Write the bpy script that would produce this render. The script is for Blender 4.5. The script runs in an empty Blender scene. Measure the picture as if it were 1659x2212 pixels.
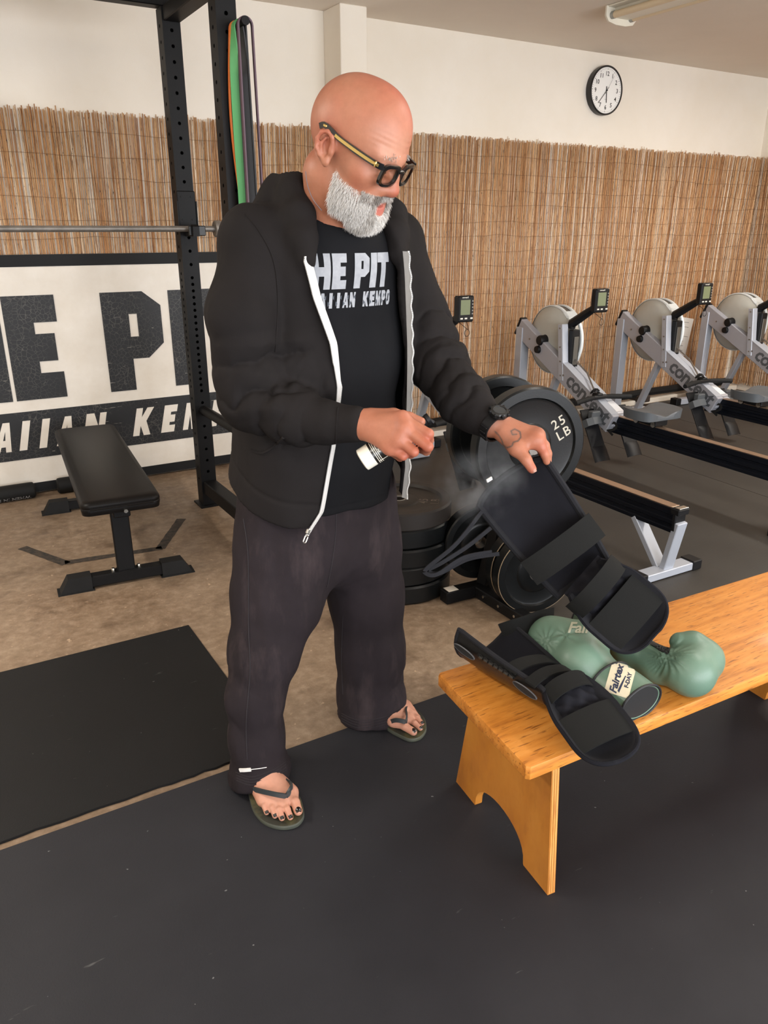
import bpy, math, random
import numpy as np
from mathutils import Vector, Matrix
from mathutils.geometry import tessellate_polygon
R = math.radians
SC = bpy.context.scene
COL = SC.collection

# ---------------------------------------------------------------- camera
cd = bpy.data.cameras.new('camera'); cam = bpy.data.objects.new('camera', cd); COL.objects.link(cam)
cd.sensor_fit = 'HORIZONTAL'; cd.sensor_width = 36.0; cd.lens = 36.0 * 1661 / 1659
cd.clip_start = 0.05; cd.clip_end = 100
cam.location = (0, 0, 1.48)
cam.rotation_euler = (R(90 - 20.2), 0, R(59.3 - 90))
SC.camera = cam

# ---------------------------------------------------------------- light and exposure
def lin(h):
    h = h.lstrip('#'); v = [int(h[i:i+2], 16) / 255 for i in (0, 2, 4)]
    return tuple(c / 12.92 if c <= .04045 else ((c + .055) / 1.055) ** 2.4 for c in v) + (1,)
w = bpy.data.worlds.new('world'); SC.world = w; w.use_nodes = True
bg = w.node_tree.nodes['Background']; bg.inputs[0].default_value = lin('#eef2f8'); bg.inputs[1].default_value = 2.3
def area(name, loc, rot, sx, sy, power, col):
    l = bpy.data.lights.new(name, 'AREA'); l.shape = 'RECTANGLE'; l.size = sx; l.size_y = sy; l.energy = power; l.color = lin(col)[:3]
    o = bpy.data.objects.new(name, l); COL.objects.link(o); o.location = loc; o.rotation_euler = rot; return o
area('door_daylight', (2.0, -2.35, 1.2), (R(93), 0, 0), 6.0, 2.0, 82, '#f4f6fa')
for x, y, p in ((-1.2, 2.9, 38), (-1.0, .2, 12), (2.6, 1.0, 14), (5.4, .9, 24), (5.6, 2.5, 26)):  # out-of-view ceiling tubes; deeper ones added to brighten the far room
    area('tube_fill', (x, y, 2.62), (0, 0, R(80)), 1.2, .12, p, '#fff7ec')
SC.view_settings.view_transform = 'Standard'; SC.view_settings.look = 'None'
SC.view_settings.gamma = 1; SC.view_settings.use_curve_mapping = False
SC.view_settings.exposure = 0.95

# ---------------------------------------------------------------- materials
def mat(name, base, rough=.6, metal=0., col2=None, vscale=6., var=.5, bump=0., bscale=80., coat=0., stretch=None, spec=.5, sheen=0., bdetail=4.):
    m = bpy.data.materials.new(name); m.use_nodes = True; nt = m.node_tree; N = nt.nodes; L = nt.links
    b = N['Principled BSDF']; b.inputs['Roughness'].default_value = rough; b.inputs['Metallic'].default_value = metal
    b.inputs['Specular IOR Level'].default_value = spec
    if coat: b.inputs['Coat Weight'].default_value = coat; b.inputs['Coat Roughness'].default_value = .15
    if sheen: b.inputs['Sheen Weight'].default_value = sheen; b.inputs['Sheen Roughness'].default_value = .5
    c = lin(base); b.inputs['Base Color'].default_value = c
    tc = N.new('ShaderNodeTexCoord'); src = tc.outputs['Object']
    if stretch:
        mp = N.new('ShaderNodeMapping'); mp.inputs['Scale'].default_value = stretch; L.new(src, mp.inputs[0]); src = mp.outputs[0]
    if col2:
        n = N.new('ShaderNodeTexNoise'); n.inputs['Scale'].default_value = vscale; n.inputs['Detail'].default_value = 6; n.inputs['Roughness'].default_value = .62
        L.new(src, n.inputs['Vector'])
        r = N.new('ShaderNodeValToRGB'); r.color_ramp.elements[0].position = .5 - var / 2; r.color_ramp.elements[1].position = .5 + var / 2
        r.color_ramp.elements[0].color = c; r.color_ramp.elements[1].color = lin(col2)
        L.new(n.outputs['Fac'], r.inputs[0]); L.new(r.outputs[0], b.inputs['Base Color'])
    if bump:
        n = N.new('ShaderNodeTexNoise'); n.inputs['Scale'].default_value = bscale; n.inputs['Detail'].default_value = bdetail
        L.new(src, n.inputs['Vector'])
        bp = N.new('ShaderNodeBump'); bp.inputs['Strength'].default_value = bump; bp.inputs['Distance'].default_value = .002
        L.new(n.outputs['Fac'], bp.inputs['Height']); L.new(bp.outputs[0], b.inputs['Normal'])
    return m
class Nt:
    """small node helper on one material"""
    def __init__(s, m): s.m = m; s.t = m.node_tree; s.b = s.t.nodes['Principled BSDF']
    def n(s, typ, **kw):
        o = s.t.nodes.new('ShaderNode' + typ)
        for k, v in kw.items():
            if k in o.inputs: o.inputs[k].default_value = v
            else: setattr(o, k, v)
        return o
    def l(s, a, b): s.t.links.new(a, b)
    def ramp(s, src, *stops):
        r = s.n('ValToRGB'); e = r.color_ramp.elements
        while len(e) < len(stops): e.new(.5)
        for el, (p, c) in zip(e, stops): el.position = p; el.color = lin(c) if isinstance(c, str) else (c, c, c, 1)
        s.l(src, r.inputs[0]); return r.outputs[0]
    def mix(s, f, a, b, mode='MIX'):
        x = s.n('Mix', data_type='RGBA', blend_type=mode)
        for v, i in ((f, 0), (a, 6), (b, 7)):
            if hasattr(v, 'links'): s.l(v, x.inputs[i])
            else: x.inputs[i].default_value = lin(v) if isinstance(v, str) else v
        return x.outputs[2]
    def coord(s, scale=None, kind='Object'):
        o = s.n('TexCoord').outputs[kind]
        if scale:
            mp = s.n('Mapping'); mp.inputs['Scale'].default_value = scale; s.l(o, mp.inputs[0]); o = mp.outputs[0]
        return o
    def noise(s, vec, scale, detail=5., rough=.6):
        n = s.n('TexNoise'); n.inputs['Scale'].default_value = scale; n.inputs['Detail'].default_value = detail; n.inputs['Roughness'].default_value = rough
        s.l(vec, n.inputs['Vector']); return n.outputs['Fac']

# ---------------------------------------------------------------- mesh building
def frame(d):
    d = Vector(d).normalized(); a = Vector((0, 0, 1)) if abs(d.z) < .9 else Vector((1, 0, 0))
    u = a.cross(d).normalized(); return u, d.cross(u), d
class MB:
    def __init__(s): s.v = []; s.f = []
    def add(s, vs, fs):
        o = len(s.v); s.v += [tuple(p) for p in vs]; s.f += [tuple(i + o for i in f) for f in fs]; return s
    def box(s, c, size, bev=0., rot=None, yaw=0.):
        M = rot if rot is not None else Matrix.Rotation(yaw, 3, 'Z')
        c = Vector(c); hx, hy, hz = (q / 2 for q in size); b = min(bev, hx * .98, hy * .98, hz * .98)
        if b <= 0:
            P = [(i * hx, j * hy, k * hz) for i in (-1, 1) for j in (-1, 1) for k in (-1, 1)]
            F = [(0, 1, 3, 2), (4, 6, 7, 5), (0, 4, 5, 1), (2, 3, 7, 6), (0, 2, 6, 4), (1, 5, 7, 3)]
        else:
            P = []; idx = {}
            for i in (-1, 1):
                for j in (-1, 1):
                    for k in (-1, 1):
                        for a in range(3):
                            q = [i * (hx - b), j * (hy - b), k * (hz - b)]; q[a] = (i * hx, j * hy, k * hz)[a]
                            idx[i, j, k, a] = len(P); P.append(tuple(q))
            g = lambda i, j, k, a: idx[i, j, k, a]
            F = []
            for a in range(3):
                for sg in (-1, 1):
                    o = [x for x in range(3) if x != a]; q = []
                    for (p, r) in ((-1, -1), (1, -1), (1, 1), (-1, 1)):
                        t = [0, 0, 0]; t[a] = sg; t[o[0]] = p; t[o[1]] = r; q.append(g(*t, a))
                    F.append(tuple(q))
            for a in range(3):
                o = [x for x in range(3) if x != a]
                for p in (-1, 1):
                    for r in (-1, 1):
                        q = []
                        for e, ax in ((-1, o[0]), (1, o[0]), (1, o[1]), (-1, o[1])):
                            t = [0, 0, 0]; t[a] = e; t[o[0]] = p; t[o[1]] = r; q.append(g(*t, ax))
                        F.append(tuple(q))
            for i in (-1, 1):
                for j in (-1, 1):
                    for k in (-1, 1): F.append((g(i, j, k, 0), g(i, j, k, 1), g(i, j, k, 2)))
            # orient faces outwards
            G = []
            for f in F:
                p = [Vector(P[i]) for i in f]; n = (p[1] - p[0]).cross(p[2] - p[0]); m = sum(p, Vector()) / len(p)
                G.append(f if n.dot(m) > 0 else f[::-1])
            F = G
        return s.add([c + M @ Vector(p) for p in P], F)
    def beam(s, a, b, w, h, bev=0., up=(0, 0, 1)):
        """box from a to b, w across and h along up"""
        a = Vector(a); b = Vector(b); d = (b - a).normalized(); x = d.cross(Vector(up))
        x = x.normalized() if x.length > 1e-4 else Vector((1, 0, 0)); z = x.cross(d)
        M = Matrix((x, d, z)).transposed()
        return s.box((a + b) / 2, (w, (b - a).length, h), bev, M)
    def cyl(s, a, b, r, r2=None, n=16, caps=True):
        return s.tube([a, b], [r, r if r2 is None else r2], n, caps)
    def tube(s, path, r, n=8, caps=True, closed=False, flat=None, up=None):
        """round tube along a path; flat=(w,h) makes a strip section instead"""
        P = [Vector(p) for p in path]; m = len(P); rs = r if hasattr(r, '__len__') else [r] * m
        vs = []; prev = None
        for i in range(m):
            if closed: d = P[(i + 1) % m] - P[i - 1]
            else: d = P[min(i + 1, m - 1)] - P[max(i - 1, 0)]
            if d.length < 1e-9: d = Vector((0, 0, 1))
            d.normalize()
            if up is not None:
                u = Vector(up).cross(d); u = u.normalized() if u.length > 1e-5 else frame(d)[0]
            elif prev is None: u = frame(d)[0]
            else:
                u = prev - d * prev.dot(d); u = u.normalized() if u.length > 1e-6 else frame(d)[0]
            prev = u; v = d.cross(u)
            if flat:
                k = rs[i] if hasattr(r, '__len__') else 1.
                for q in ((-1, -1), (1, -1), (1, 1), (-1, 1)): vs.append(P[i] + u * q[0] * flat[0] / 2 * k + v * q[1] * flat[1] / 2 * k)
            else:
                for k in range(n):
                    t = 2 * math.pi * k / n; vs.append(P[i] + (u * math.cos(t) + v * math.sin(t)) * rs[i])
        if flat: n = 4
        F = []
        for i in range(m if closed else m - 1):
            j = (i + 1) % m
            for k in range(n): F.append((i * n + k, i * n + (k + 1) % n, j * n + (k + 1) % n, j * n + k))
        if caps and not closed: F += [tuple(range(n))[::-1], tuple((m - 1) * n + k for k in range(n))]
        return s.add(vs, F)
    def lathe(s, prof, c=(0, 0, 0), axis=(0, 0, 1), n=32):
        """prof: (radius, height) pairs; radius 0 closes the end"""
        u, v, d = frame(axis); c = Vector(c); vs = []; rows = []
        for r, h in prof:
            if r <= 1e-6: rows.append([len(vs)]); vs.append(c + d * h)
            else:
                rows.append(list(range(len(vs), len(vs) + n)))
                vs += [c + d * h + (u * math.cos(2 * math.pi * k / n) + v * math.sin(2 * math.pi * k / n)) * r for k in range(n)]
        F = []
        for a, b in zip(rows, rows[1:]):
            for k in range(n):
                k2 = (k + 1) % n
                if len(a) == 1 and len(b) == 1: continue
                if len(a) == 1: F.append((a[0], b[k2], b[k]))
                elif len(b) == 1: F.append((a[k], a[k2], b[0]))
                else: F.append((a[k], a[k2], b[k2], b[k]))
        return s.add(vs, F)
    def prism(s, poly, o, u, v, depth, holes=()):
        """polygon (2-D) with holes in the plane o,u,v, pushed by depth along u x v"""
        o, u, v = Vector(o), Vector(u), Vector(v); n = u.cross(v).normalized()
        loops = [list(poly)] + [list(h) for h in holes]; flat = [p for L in loops for p in L]
        tris = tessellate_polygon([[Vector((p[0], p[1], 0)) for p in L] for L in loops])
        vs = [o + u * p[0] + v * p[1] for p in flat]; m = len(vs); F = []
        for t in tris:
            a, b, c = (Vector(flat[i]) for i in t)
            if (b - a).cross(c - a) < 0: t = (t[0], t[2], t[1])
            F.append(tuple(i + m for i in t) if depth else tuple(t))
            if depth: F.append(tuple(t[::-1]))
        if depth:
            vs += [p + n * depth for p in vs]; b = 0
            for L in loops:
                k = len(L)
                ar = sum(L[i][0] * L[(i + 1) % k][1] - L[(i + 1) % k][0] * L[i][1] for i in range(k))
                ccw = (ar > 0) == (L is loops[0])
                for i in range(k):
                    j = (i + 1) % k; q = (b + i, b + j, m + b + j, m + b + i)
                    F.append(q if ccw else q[::-1])
                b += k

        return s.add(vs, F)
    def build(s, name, material, parent=None, smooth=35., loc=None):
        me = bpy.data.meshes.new(name); vs = s.v
        if loc is not None: l = Vector(loc); vs = [Vector(p) - l for p in vs]
        me.from_pydata([tuple(p) for p in vs], [], s.f); me.validate(); me.update()
        if smooth:
            me.shade_smooth(); me.set_sharp_from_angle(angle=R(smooth))
        if material: me.materials.append(material)
        o = bpy.data.objects.new(name, me); COL.objects.link(o)
        if loc is not None: o.location = loc
        if parent is not None: o.parent = parent
        return o
def link(name, me, parent=None, material=None):
    if material: me.materials.append(material)
    o = bpy.data.objects.new(name, me); COL.objects.link(o)
    if parent is not None: o.parent = parent
    return o
def tag(o, label=None, cat=None, group=None, kind=None):
    for k, v in (('label', label), ('category', cat), ('group', group), ('kind', kind)):
        if v: o[k] = v
    return o
def thing(name, label, cat, loc=(0, 0, 0), rz=0., group=None):
    o = bpy.data.objects.new(name, None); COL.objects.link(o); o.location = loc; o.rotation_euler = (0, 0, rz)
    o.empty_display_size = .1
    return tag(o, label, cat, group)
def wthing(name, label, cat, loc, group=None):
    """a thing whose parts are given in world coordinates"""
    o = thing(name, label, cat, loc, 0, group); o['w'] = 1; del o['w']; return o
def part(mb, name, material, parent, smooth=35.):
    """part given in world coordinates under a parent standing at parent.location (no rotation)"""
    l = Vector(parent.location); q = parent.parent
    while q is not None: l = l + Vector(q.location); q = q.parent
    me_o = MB(); me_o.v = [Vector(p) - l for p in mb.v]; me_o.f = mb.f
    return me_o.build(name, material, parent, smooth)
KIDS = {}
def copy_tree(o, parent=None):
    c = o.copy(); COL.objects.link(c); c.parent = parent
    for ch in list(o.children): copy_tree(ch, c)
    return c
def text_mesh(s, size=1., bold=0., shear=0., align='LEFT', space=1.):
    cu = bpy.data.curves.new('t', 'FONT'); cu.body = s; cu.size = size; cu.offset = bold; cu.shear = shear; cu.align_x = align
    cu.space_character = space; cu.resolution_u = 2; cu.fill_mode = 'FRONT'
    o = bpy.data.objects.new('t', cu); COL.objects.link(o); bpy.context.view_layer.update()
    me = bpy.data.meshes.new_from_object(o.evaluated_get(bpy.context.evaluated_depsgraph_get()))
    v = [(p.co.x, p.co.y) for p in me.vertices]; f = [tuple(p.vertices) for p in me.polygons]
    bpy.data.objects.remove(o); bpy.data.curves.remove(cu); bpy.data.meshes.remove(me)
    return v, f
def put_text(mb, s, o, u, v, size, **k):
    """flat lettering in the plane o,u,v"""
    V, F = text_mesh(s, size, **k); o, u, v = Vector(o), Vector(u), Vector(v)
    return mb.add([o + u * p[0] + v * p[1] for p in V], F)
# block letters, width 1 x height 1 boxes: outline + holes
GL = {
 'H': ([(0,0),(.36,0),(.36,.37),(.64,.37),(.64,0),(1,0),(1,1),(.64,1),(.64,.63),(.36,.63),(.36,1),(0,1)], []),
 'E': ([(0,0),(1,0),(1,.255),(.55,.255),(.55,.37),(.92,.37),(.92,.635),(.55,.635),(.55,.745),(1,.745),(1,1),(0,1)], []),
 'P': ([(0,0),(.44,0),(.44,.325),(.72,.325),(1,.47),(1,.855),(.7,1),(0,1)], [[(.44,.55),(.58,.55),(.58,.78),(.44,.78)]]),
 'I': ([(0,0),(1,0),(1,1),(0,1)], []),
 'T': ([(.3,0),(.7,0),(.7,.72),(1,.72),(1,1),(0,1),(0,.72),(.3,.72)], []),
 'A': ([(0,0),(.32,0),(.37,.18),(.63,.18),(.68,0),(1,0),(.7,1),(.3,1)], [[(.43,.4),(.57,.4),(.5,.72)]]),
 'N': ([(0,0),(.32,0),(.32,.5),(.62,0),(1,0),(1,1),(.68,1),(.68,.5),(.38,1),(0,1)], []),
 'K': ([(0,0),(.36,0),(.36,.36),(.62,0),(1,0),(.66,.52),(1,1),(.62,1),(.36,.66),(.36,1),(0,1)], []),
 'M': ([(0,0),(.25,0),(.25,.55),(.42,0),(.58,0),(.75,.55),(.75,0),(1,0),(1,1),(.68,1),(.5,.45),(.32,1),(0,1)], []),
 'O': ([(.25,0),(.75,0),(1,.2),(1,.8),(.75,1),(.25,1),(0,.8),(0,.2)], [[(.38,.25),(.62,.25),(.62,.75),(.38,.75)]]),
 'W': ([(.15,0),(.42,0),(.5,.45),(.58,0),(.85,0),(1,1),(.74,1),(.68,.5),(.58,1),(.42,1),(.32,.5),(.26,1),(0,1)], []),
}
def grid_mesh(rows, close_u=False):
    """verts/faces of a grid of points rows[i][j]"""
    m, n = len(rows), len(rows[0]); vs = [p for r in rows for p in r]; F = []
    for i in range(m - 1):
        for j in range(n if close_u else n - 1):
            k = (j + 1) % n; F.append((i * n + j, i * n + k, (i + 1) * n + k, (i + 1) * n + j))
    return vs, F

# ---------------------------------------------------------------- the room
rnd = random.Random(7)
YB = 4.83; ZC = 2.715
M_wall = mat('wall_paint', '#f0e9de', .75, col2='#e6dccb', vscale=1.3, var=.5, bump=.12, bscale=160)
M_ceil = mat('ceiling_paint', '#e6dacb', .85, col2='#dccfbf', vscale=1.1, var=.6, bump=.2, bscale=220)
def concrete():
    m = mat('concrete', '#7a6250', .55); q = Nt(m); c = q.coord()
    a = q.ramp(q.noise(c, 2.2, 8, .65), (.3, '#66523f'), (.5, '#88735e'), (.72, '#a8947d'))
    b = q.ramp(q.noise(c, .9, 3), (.35, '#9c8b78'), (.65, '#705a46'))
    x = q.mix(.45, a, b)
    fn = q.ramp(q.noise(c, 24, 6, .7), (.32, '#58452f'), (.5, '#88715a'), (.7, '#b39d86')); x = q.mix(.4, x, fn); sp = q.ramp(q.noise(c, 30, 4, .6), (.655, 0.), (.70, .9))
    x = q.mix(sp, x, '#b59c82')
    sc = q.coord((1., 9., 1.)); s2 = q.ramp(q.noise(sc, 16, 4, .7), (.68, 0.), (.73, .8)); x = q.mix(s2, x, '#b8a692')
    dk = q.ramp(q.noise(c, 3.4, 6, .65), (.30, .75), (.46, 0.)); x = q.mix(dk, x, '#4c3827')
    q.l(x, q.b.inputs['Base Color'])
    r = q.ramp(q.noise(c, 5, 4), (.3, .38), (.7, .62)); q.l(r, q.b.inputs['Roughness'])
    bp = q.n('Bump', Strength=.25, Distance=.003); q.l(q.noise(c, 60, 6), bp.inputs['Height']); q.l(bp.outputs[0], q.b.inputs['Normal'])
    return m
M_conc = concrete()
def st(o): return tag(o, kind='structure')
XL, XR, YF = -3.2, 6.83, -2.6
st(MB().box(((XL + XR) / 2, (YB + YF) / 2, -.05), (XR - XL, YB - YF, .1)).build('floor', M_conc))
st(MB().box(((XL + XR) / 2, (YB + YF) / 2, ZC + .05), (XR - XL + .4, YB - YF + .4, .1)).build('ceiling', M_ceil))
st(MB().box(((XL + XR) / 2, YB + .05, ZC / 2), (XR - XL, .1, ZC)).build('wall_back', M_wall))
st(MB().box((XR + .05, (YB + YF) / 2, ZC / 2), (.1, YB - YF, ZC)).build('wall_right', M_wall))
st(MB().box((XL - .05, (YB + YF) / 2, ZC / 2), (.1, YB - YF, ZC)).build('wall_left', M_wall))
mb = MB().box(((XL + XR) / 2, YF - .05, 2.55), (XR - XL, .1, .33)).box((XL + .5, YF - .05, 1.2), (1.0, .1, 2.4)).box((XR - .6, YF - .05, 1.2), (1.2, .1, 2.4))
st(mb.build('wall_front', M_wall))
st(MB().box((2.53, YB - .11, ZC / 2), (.18, .22, ZC), .004).build('trim_1', M_wall))
M_white = mat('white_board', '#e9e2d6', .6, col2='#d2c7b6', vscale=5, var=.5)
st(MB().box((4.9, YB - .075, .022), (3.8, .15, .044), .004).build('baseboard_back', M_white))

# reed screens: hundreds of thin canes bound with wire
def reed_mat():
    m = mat('reed', '#b98f63', .6); q = Nt(m)
    at = q.n('Attribute', attribute_name='tone'); c = q.coord((55, 55, 6))
    base = q.ramp(at.outputs['Fac'], (0., '#8f5c38'), (.3, '#b98556'), (.55, '#cfa274'), (.8, '#debb90'), (1., '#f6ebda'))
    x = q.mix(q.ramp(q.noise(c, 2.2, 4), (.33, .75), (.5, 0.)), base, '#7d4f2c')
    k = q.coord((90, 90, 22)); kn = q.ramp(q.noise(k, 1.7, 2, .4), (.69, 0.), (.73, 1.)); x = q.mix(kn, x, '#3d2413')
    q.l(x, q.b.inputs['Base Color']); return m
M_reed = reed_mat(); M_wire = mat('binding_wire', '#7a5636', .6)
def reeds(x0, x1, y, z0, z1, lean, label, wob, along='X'):
    t = thing('reed_screen', label, 'reed screen', ((x0 + x1) / 2, y, 0) if along == 'X' else (y, (x0 + x1) / 2, 0), group='reed screens')
    ox, oy = (t.location.x, t.location.y)
    V = []; F = []; T = []; x = x0
    while x < x1:
        r = rnd.uniform(.0017, .0032); x += r * rnd.uniform(1.5, 2.2) + (.006 if rnd.random() < .018 else 0)
        if rnd.random() < .035: continue
        top = z1 + rnd.uniform(-.02, .006) + (rnd.uniform(0, .02) if rnd.random() < .06 else 0); bot = z0 + rnd.uniform(0, .03)
        dx = lean + rnd.gauss(0, .006); yy = y - rnd.uniform(0, .009); tone = min(1, max(0, rnd.gauss(.5, .2))) if rnd.random() > .1 else rnd.uniform(.8, 1)
        o = len(V); b = rnd.gauss(0, .005)
        for i, f in enumerate((0, .3, .62, 1)):
            zz = bot + (top - bot) * f; cx = x + dx * (f - .5) + b * math.sin(f * math.pi) + wob * math.sin(zz * 5 + x * 1.5)
            for k in range(5):
                a = 2 * math.pi * k / 5; p = (cx + r * math.cos(a), yy + r * math.sin(a), zz)
                V.append(p); T.append(tone)
        for i in range(3):
            for k in range(5): F.append((o + i * 5 + k, o + i * 5 + (k + 1) % 5, o + i * 5 + 5 + (k + 1) % 5, o + i * 5 + 5 + k))
        F.append(tuple(o + 15 + k for k in range(5)))
    sw = (lambda p: (p[0] - ox, p[1] - oy, p[2])) if along == 'X' else (lambda p: (p[1] - ox, p[0] - oy, p[2]))
    me = bpy.data.meshes.new('reeds'); me.from_pydata([sw(p) for p in V], [], F); me.shade_smooth()
    a = me.attributes.new('tone', 'FLOAT', 'POINT'); a.data.foreach_set('value', T)
    tag(link('reeds', me, t, M_reed), kind='stuff')
    zs = [1.97, 1.855, 1.74, 1.643, 1.526, 1.432, 1.326, 1.22, 1.12, 1.02, .91, .81, .7, .6, .5, .4, .3, .2, .1]
    for z in zs:
        n = max(4, int((x1 - x0) / .12)); ph = rnd.uniform(0, 6)
        w = [sw((x0 + (x1 - x0) * i / n, y - .0135, z + .006 * math.sin(i * .9 + ph) + rnd.gauss(0, .003))) for i in range(n + 1)]
        MB().tube(w, .0009, 4, False).build('wire', M_wire, t)
    return t
reeds(-.4, 2.435, YB - .008, .02, 2.082, .035, 'reed screen above the black and white lettered sign, behind the power rack', .004)
reeds(2.625, 4.59, YB - .008, .05, 2.088, .03, 'reed screen behind the standing man and the nearest rowing machine', .004)
reeds(4.597, 6.82, YB - .008, .05, 2.086, .06, 'reed screen under the wall clock with white sheet hung on it', .012)
reeds(1.5, 4.80, XR - .008, .05, 2.086, .03, 'reed screen on the side wall past the last rowing machine', .004, 'Y')

# ---------------------------------------------------------------- sign
def crackle():
    m = mat('cracked_black_paint', '#1c1c1f', .5); q = Nt(m); c = q.coord()
    nz = q.n('TexNoise', Scale=6.); q.l(c, nz.inputs['Vector'])
    v = q.n('TexVoronoi', feature='DISTANCE_TO_EDGE', Scale=46.); mx = q.mix(.06, c, nz.outputs['Color']); q.l(mx, v.inputs['Vector'])
    e = q.ramp(v.outputs['Distance'], (.012, 1.), (.05, 0.)); fa = q.ramp(q.noise(c, 3.5, 3), (.38, 0.), (.62, .7))
    f = q.n('Math', operation='MULTIPLY'); q.l(e, f.inputs[0]); q.l(fa, f.inputs[1])
    x = q.mix(f.outputs[0], '#131315', '#66625c')
    st_ = q.coord((2.5, 1, 45)); s = q.ramp(q.noise(st_, 2.4, 3, .6), (.70, 0.), (.73, 1.)); x = q.mix(s, x, '#cfc7ba')
    q.l(x, q.b.inputs['Base Color']); return m
M_crack = crackle(); M_bord = mat('black_border', '#131314', .6, spec=.3)
M_sign = mat('sign_white', '#f1ebe1', .45, col2='#e2d9cb', vscale=4, var=.4)
YS = 4.782
t = thing('wall_sign', 'large white sign lettered in cracked black block capitals behind the gym bench', 'sign', (1.0, YS, 0))
part(MB().box((1.0, YS + .012, .68), (3.4, .02, 1.34), .002), 'board', M_sign, t)
def strip(z0, z1, name, m=None): part(MB().box((1.0, YS + .0005, (z0 + z1) / 2), (3.4, .003, z1 - z0)), name, m or M_crack, t)
strip(1.287, 1.350, 'border', M_bord); strip(.012, .069, 'border', M_bord); strip(.2185, .4955, 'band')
def letter(ch, x0, x1, z0, z1, m, y, sh=0.):
    o, hs = GL[ch]; h = z1 - z0; f = lambda P: [(x0 + p[0] * (x1 - x0) + sh * p[1] * h, z0 + p[1] * h) for p in P]
    part(MB().prism(f(o), (0, y, 0), (1, 0, 0), (0, 0, 1), .003, [f(k) for k in hs]), 'letter', m, t)
for ch, a, b in (('H', .04, .392), ('E', .412, .684), ('P', .933, 1.276), ('I', 1.327, 1.475), ('T', 1.52, 1.85)): letter(ch, a, b, .5605, 1.136, M_crack, YS + .001)
for ch, a, b in zip('HAWAIIAN', (-.13, .0, .10, .25, .382, .489, .585, .735), (-.03, .09, .235, .34, .423, .53, .675, .85)): letter(ch, a, b, .274, .444, M_sign, YS - .0015, .24)
for ch, a, b in zip('KEMPO', (1.029, 1.203, 1.342, 1.52, 1.66), (1.135, 1.285, 1.475, 1.62, 1.76)): letter(ch, a, b, .274, .444, M_sign, YS - .0015, .24)

# ---------------------------------------------------------------- clock
M_blk = mat('black_plastic', '#151515', .4); M_face = mat('clock_face', '#efeeea', .5); M_ink = mat('black_ink', '#161616', .6); M_grey = mat('grey_hand', '#8b8b8b', .5)
cx, _, cz = (4.7971,4.7850,2.4644)
t = thing('wall_clock', 'round black rimmed wall clock with white face hung above the reeds', 'clock', (cx, YB, cz))
part(MB().lathe([(0, 0), (.165, 0), (.168, .012), (.168, .048), (.164, .053), (.157, .053), (.155, .046)], (cx, YB, cz), (0, -1, 0), 64), 'case', M_blk, t)
part(MB().lathe([(.156, .044), (.156, .046), (0, .046)], (cx, YB, cz), (0, -1, 0), 48), 'face', M_face, t)
yf = YB - .0465; m1 = MB(); m2 = MB()
for i in range(60):
    a = R(6 * i); d = Vector((math.sin(a), 0, math.cos(a))); r0 = .141 if i % 5 else .138
    p = Vector((cx, yf, cz)); q = d.cross(Vector((0, 1, 0))) * (.0009 if i % 5 else .0018)
    m2.add([p + d * r0 - q, p + d * .148 - q, p + d * .148 + q, p + d * r0 + q], [(0, 1, 2, 3), (3, 2, 1, 0)])
for i in range(1, 13):
    a = R(30 * i - 2); V, F = text_mesh(str(i), .042, .0006, align='CENTER'); w_ = [p[1] for p in V]; mid = (max(w_) + min(w_)) / 2
    m1.add([(cx + math.sin(a) * .113 + p[0], yf - .0006, cz + math.cos(a) * .113 + p[1] - mid) for p in V], F)
part(m1, 'numerals', M_ink, t, 0); part(m2, 'tick_marks', M_ink, t, 0)
part(put_text(MB(), 'SKYSCAN', (cx - .012, yf - .0006, cz - .062), (1, 0, 0), (0, 0, 1), .006), 'small_print', M_ink, t, 0)
def hand(name, deg, l0, l1, w, m, dy):
    a = R(deg); d = Vector((math.sin(a), 0, math.cos(a))); c = Vector((cx, yf - dy, cz))
    part(MB().beam(c - d * l0, c + d * l1, w, .0015, 0, (0, 1, 0)), name, m, t, 0)
hand('hour_hand', 175, .028, .083, .0058, M_ink, .003); hand('minute_hand', 221, .03, .118, .0035, M_ink, .006); hand('second_hand', 32, .03, .12, .0012, M_grey, .009)
part(MB().cyl((cx, yf, cz), (cx, yf - .011, cz), .005, n=12), 'hub', M_ink, t)

# ---------------------------------------------------------------- ceiling fixture
M_enam = mat('enamel', '#ded7c6', .4); M_tube = mat('unlit_tube', '#d9c5a4', .3, coat=.3); M_steel = mat('steel', '#9a9a98', .35, 1.)
FX, FY0, FY1 = 3.93, 2.62, 3.86
t = thing('ceiling_light', 'white strip light with two unlit tubes under the ceiling', 'light', (FX, (FY0 + FY1) / 2, ZC))
part(MB().box((FX, (FY0 + FY1) / 2, ZC - .03), (.115, FY1 - FY0, .06), .003).box((FX, (FY0 + FY1) / 2, ZC - .006), (.23, FY1 - FY0 - .01, .008), .002), 'housing', M_enam, t)
for y in (FY0, FY1):
    pr = [(-.125, -.004), (.125, -.004), (.125, -.055), (.1, -.083), (.04, -.094), (-.04, -.094), (-.1, -.083), (-.125, -.055)]
    part(MB().prism(pr[::-1], (FX, y, ZC), (1, 0, 0), (0, 0, 1), .012), 'end_plate', M_enam, t)
for dx in (-.078, .078):
    part(MB().tube([(FX + dx, FY0 + .03, ZC - .05), (FX + dx, FY1 - .03, ZC - .05)], .019, 16), 'tube', M_tube, t)
    part(MB().cyl((FX + dx, FY1 - .035, ZC - .05), (FX + dx, FY1 - .005, ZC - .05), .0205, n=16).cyl((FX + dx, FY0 + .005, ZC - .05), (FX + dx, FY0 + .035, ZC - .05), .0205, n=16), 'tube_cap', M_steel, t)

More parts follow.
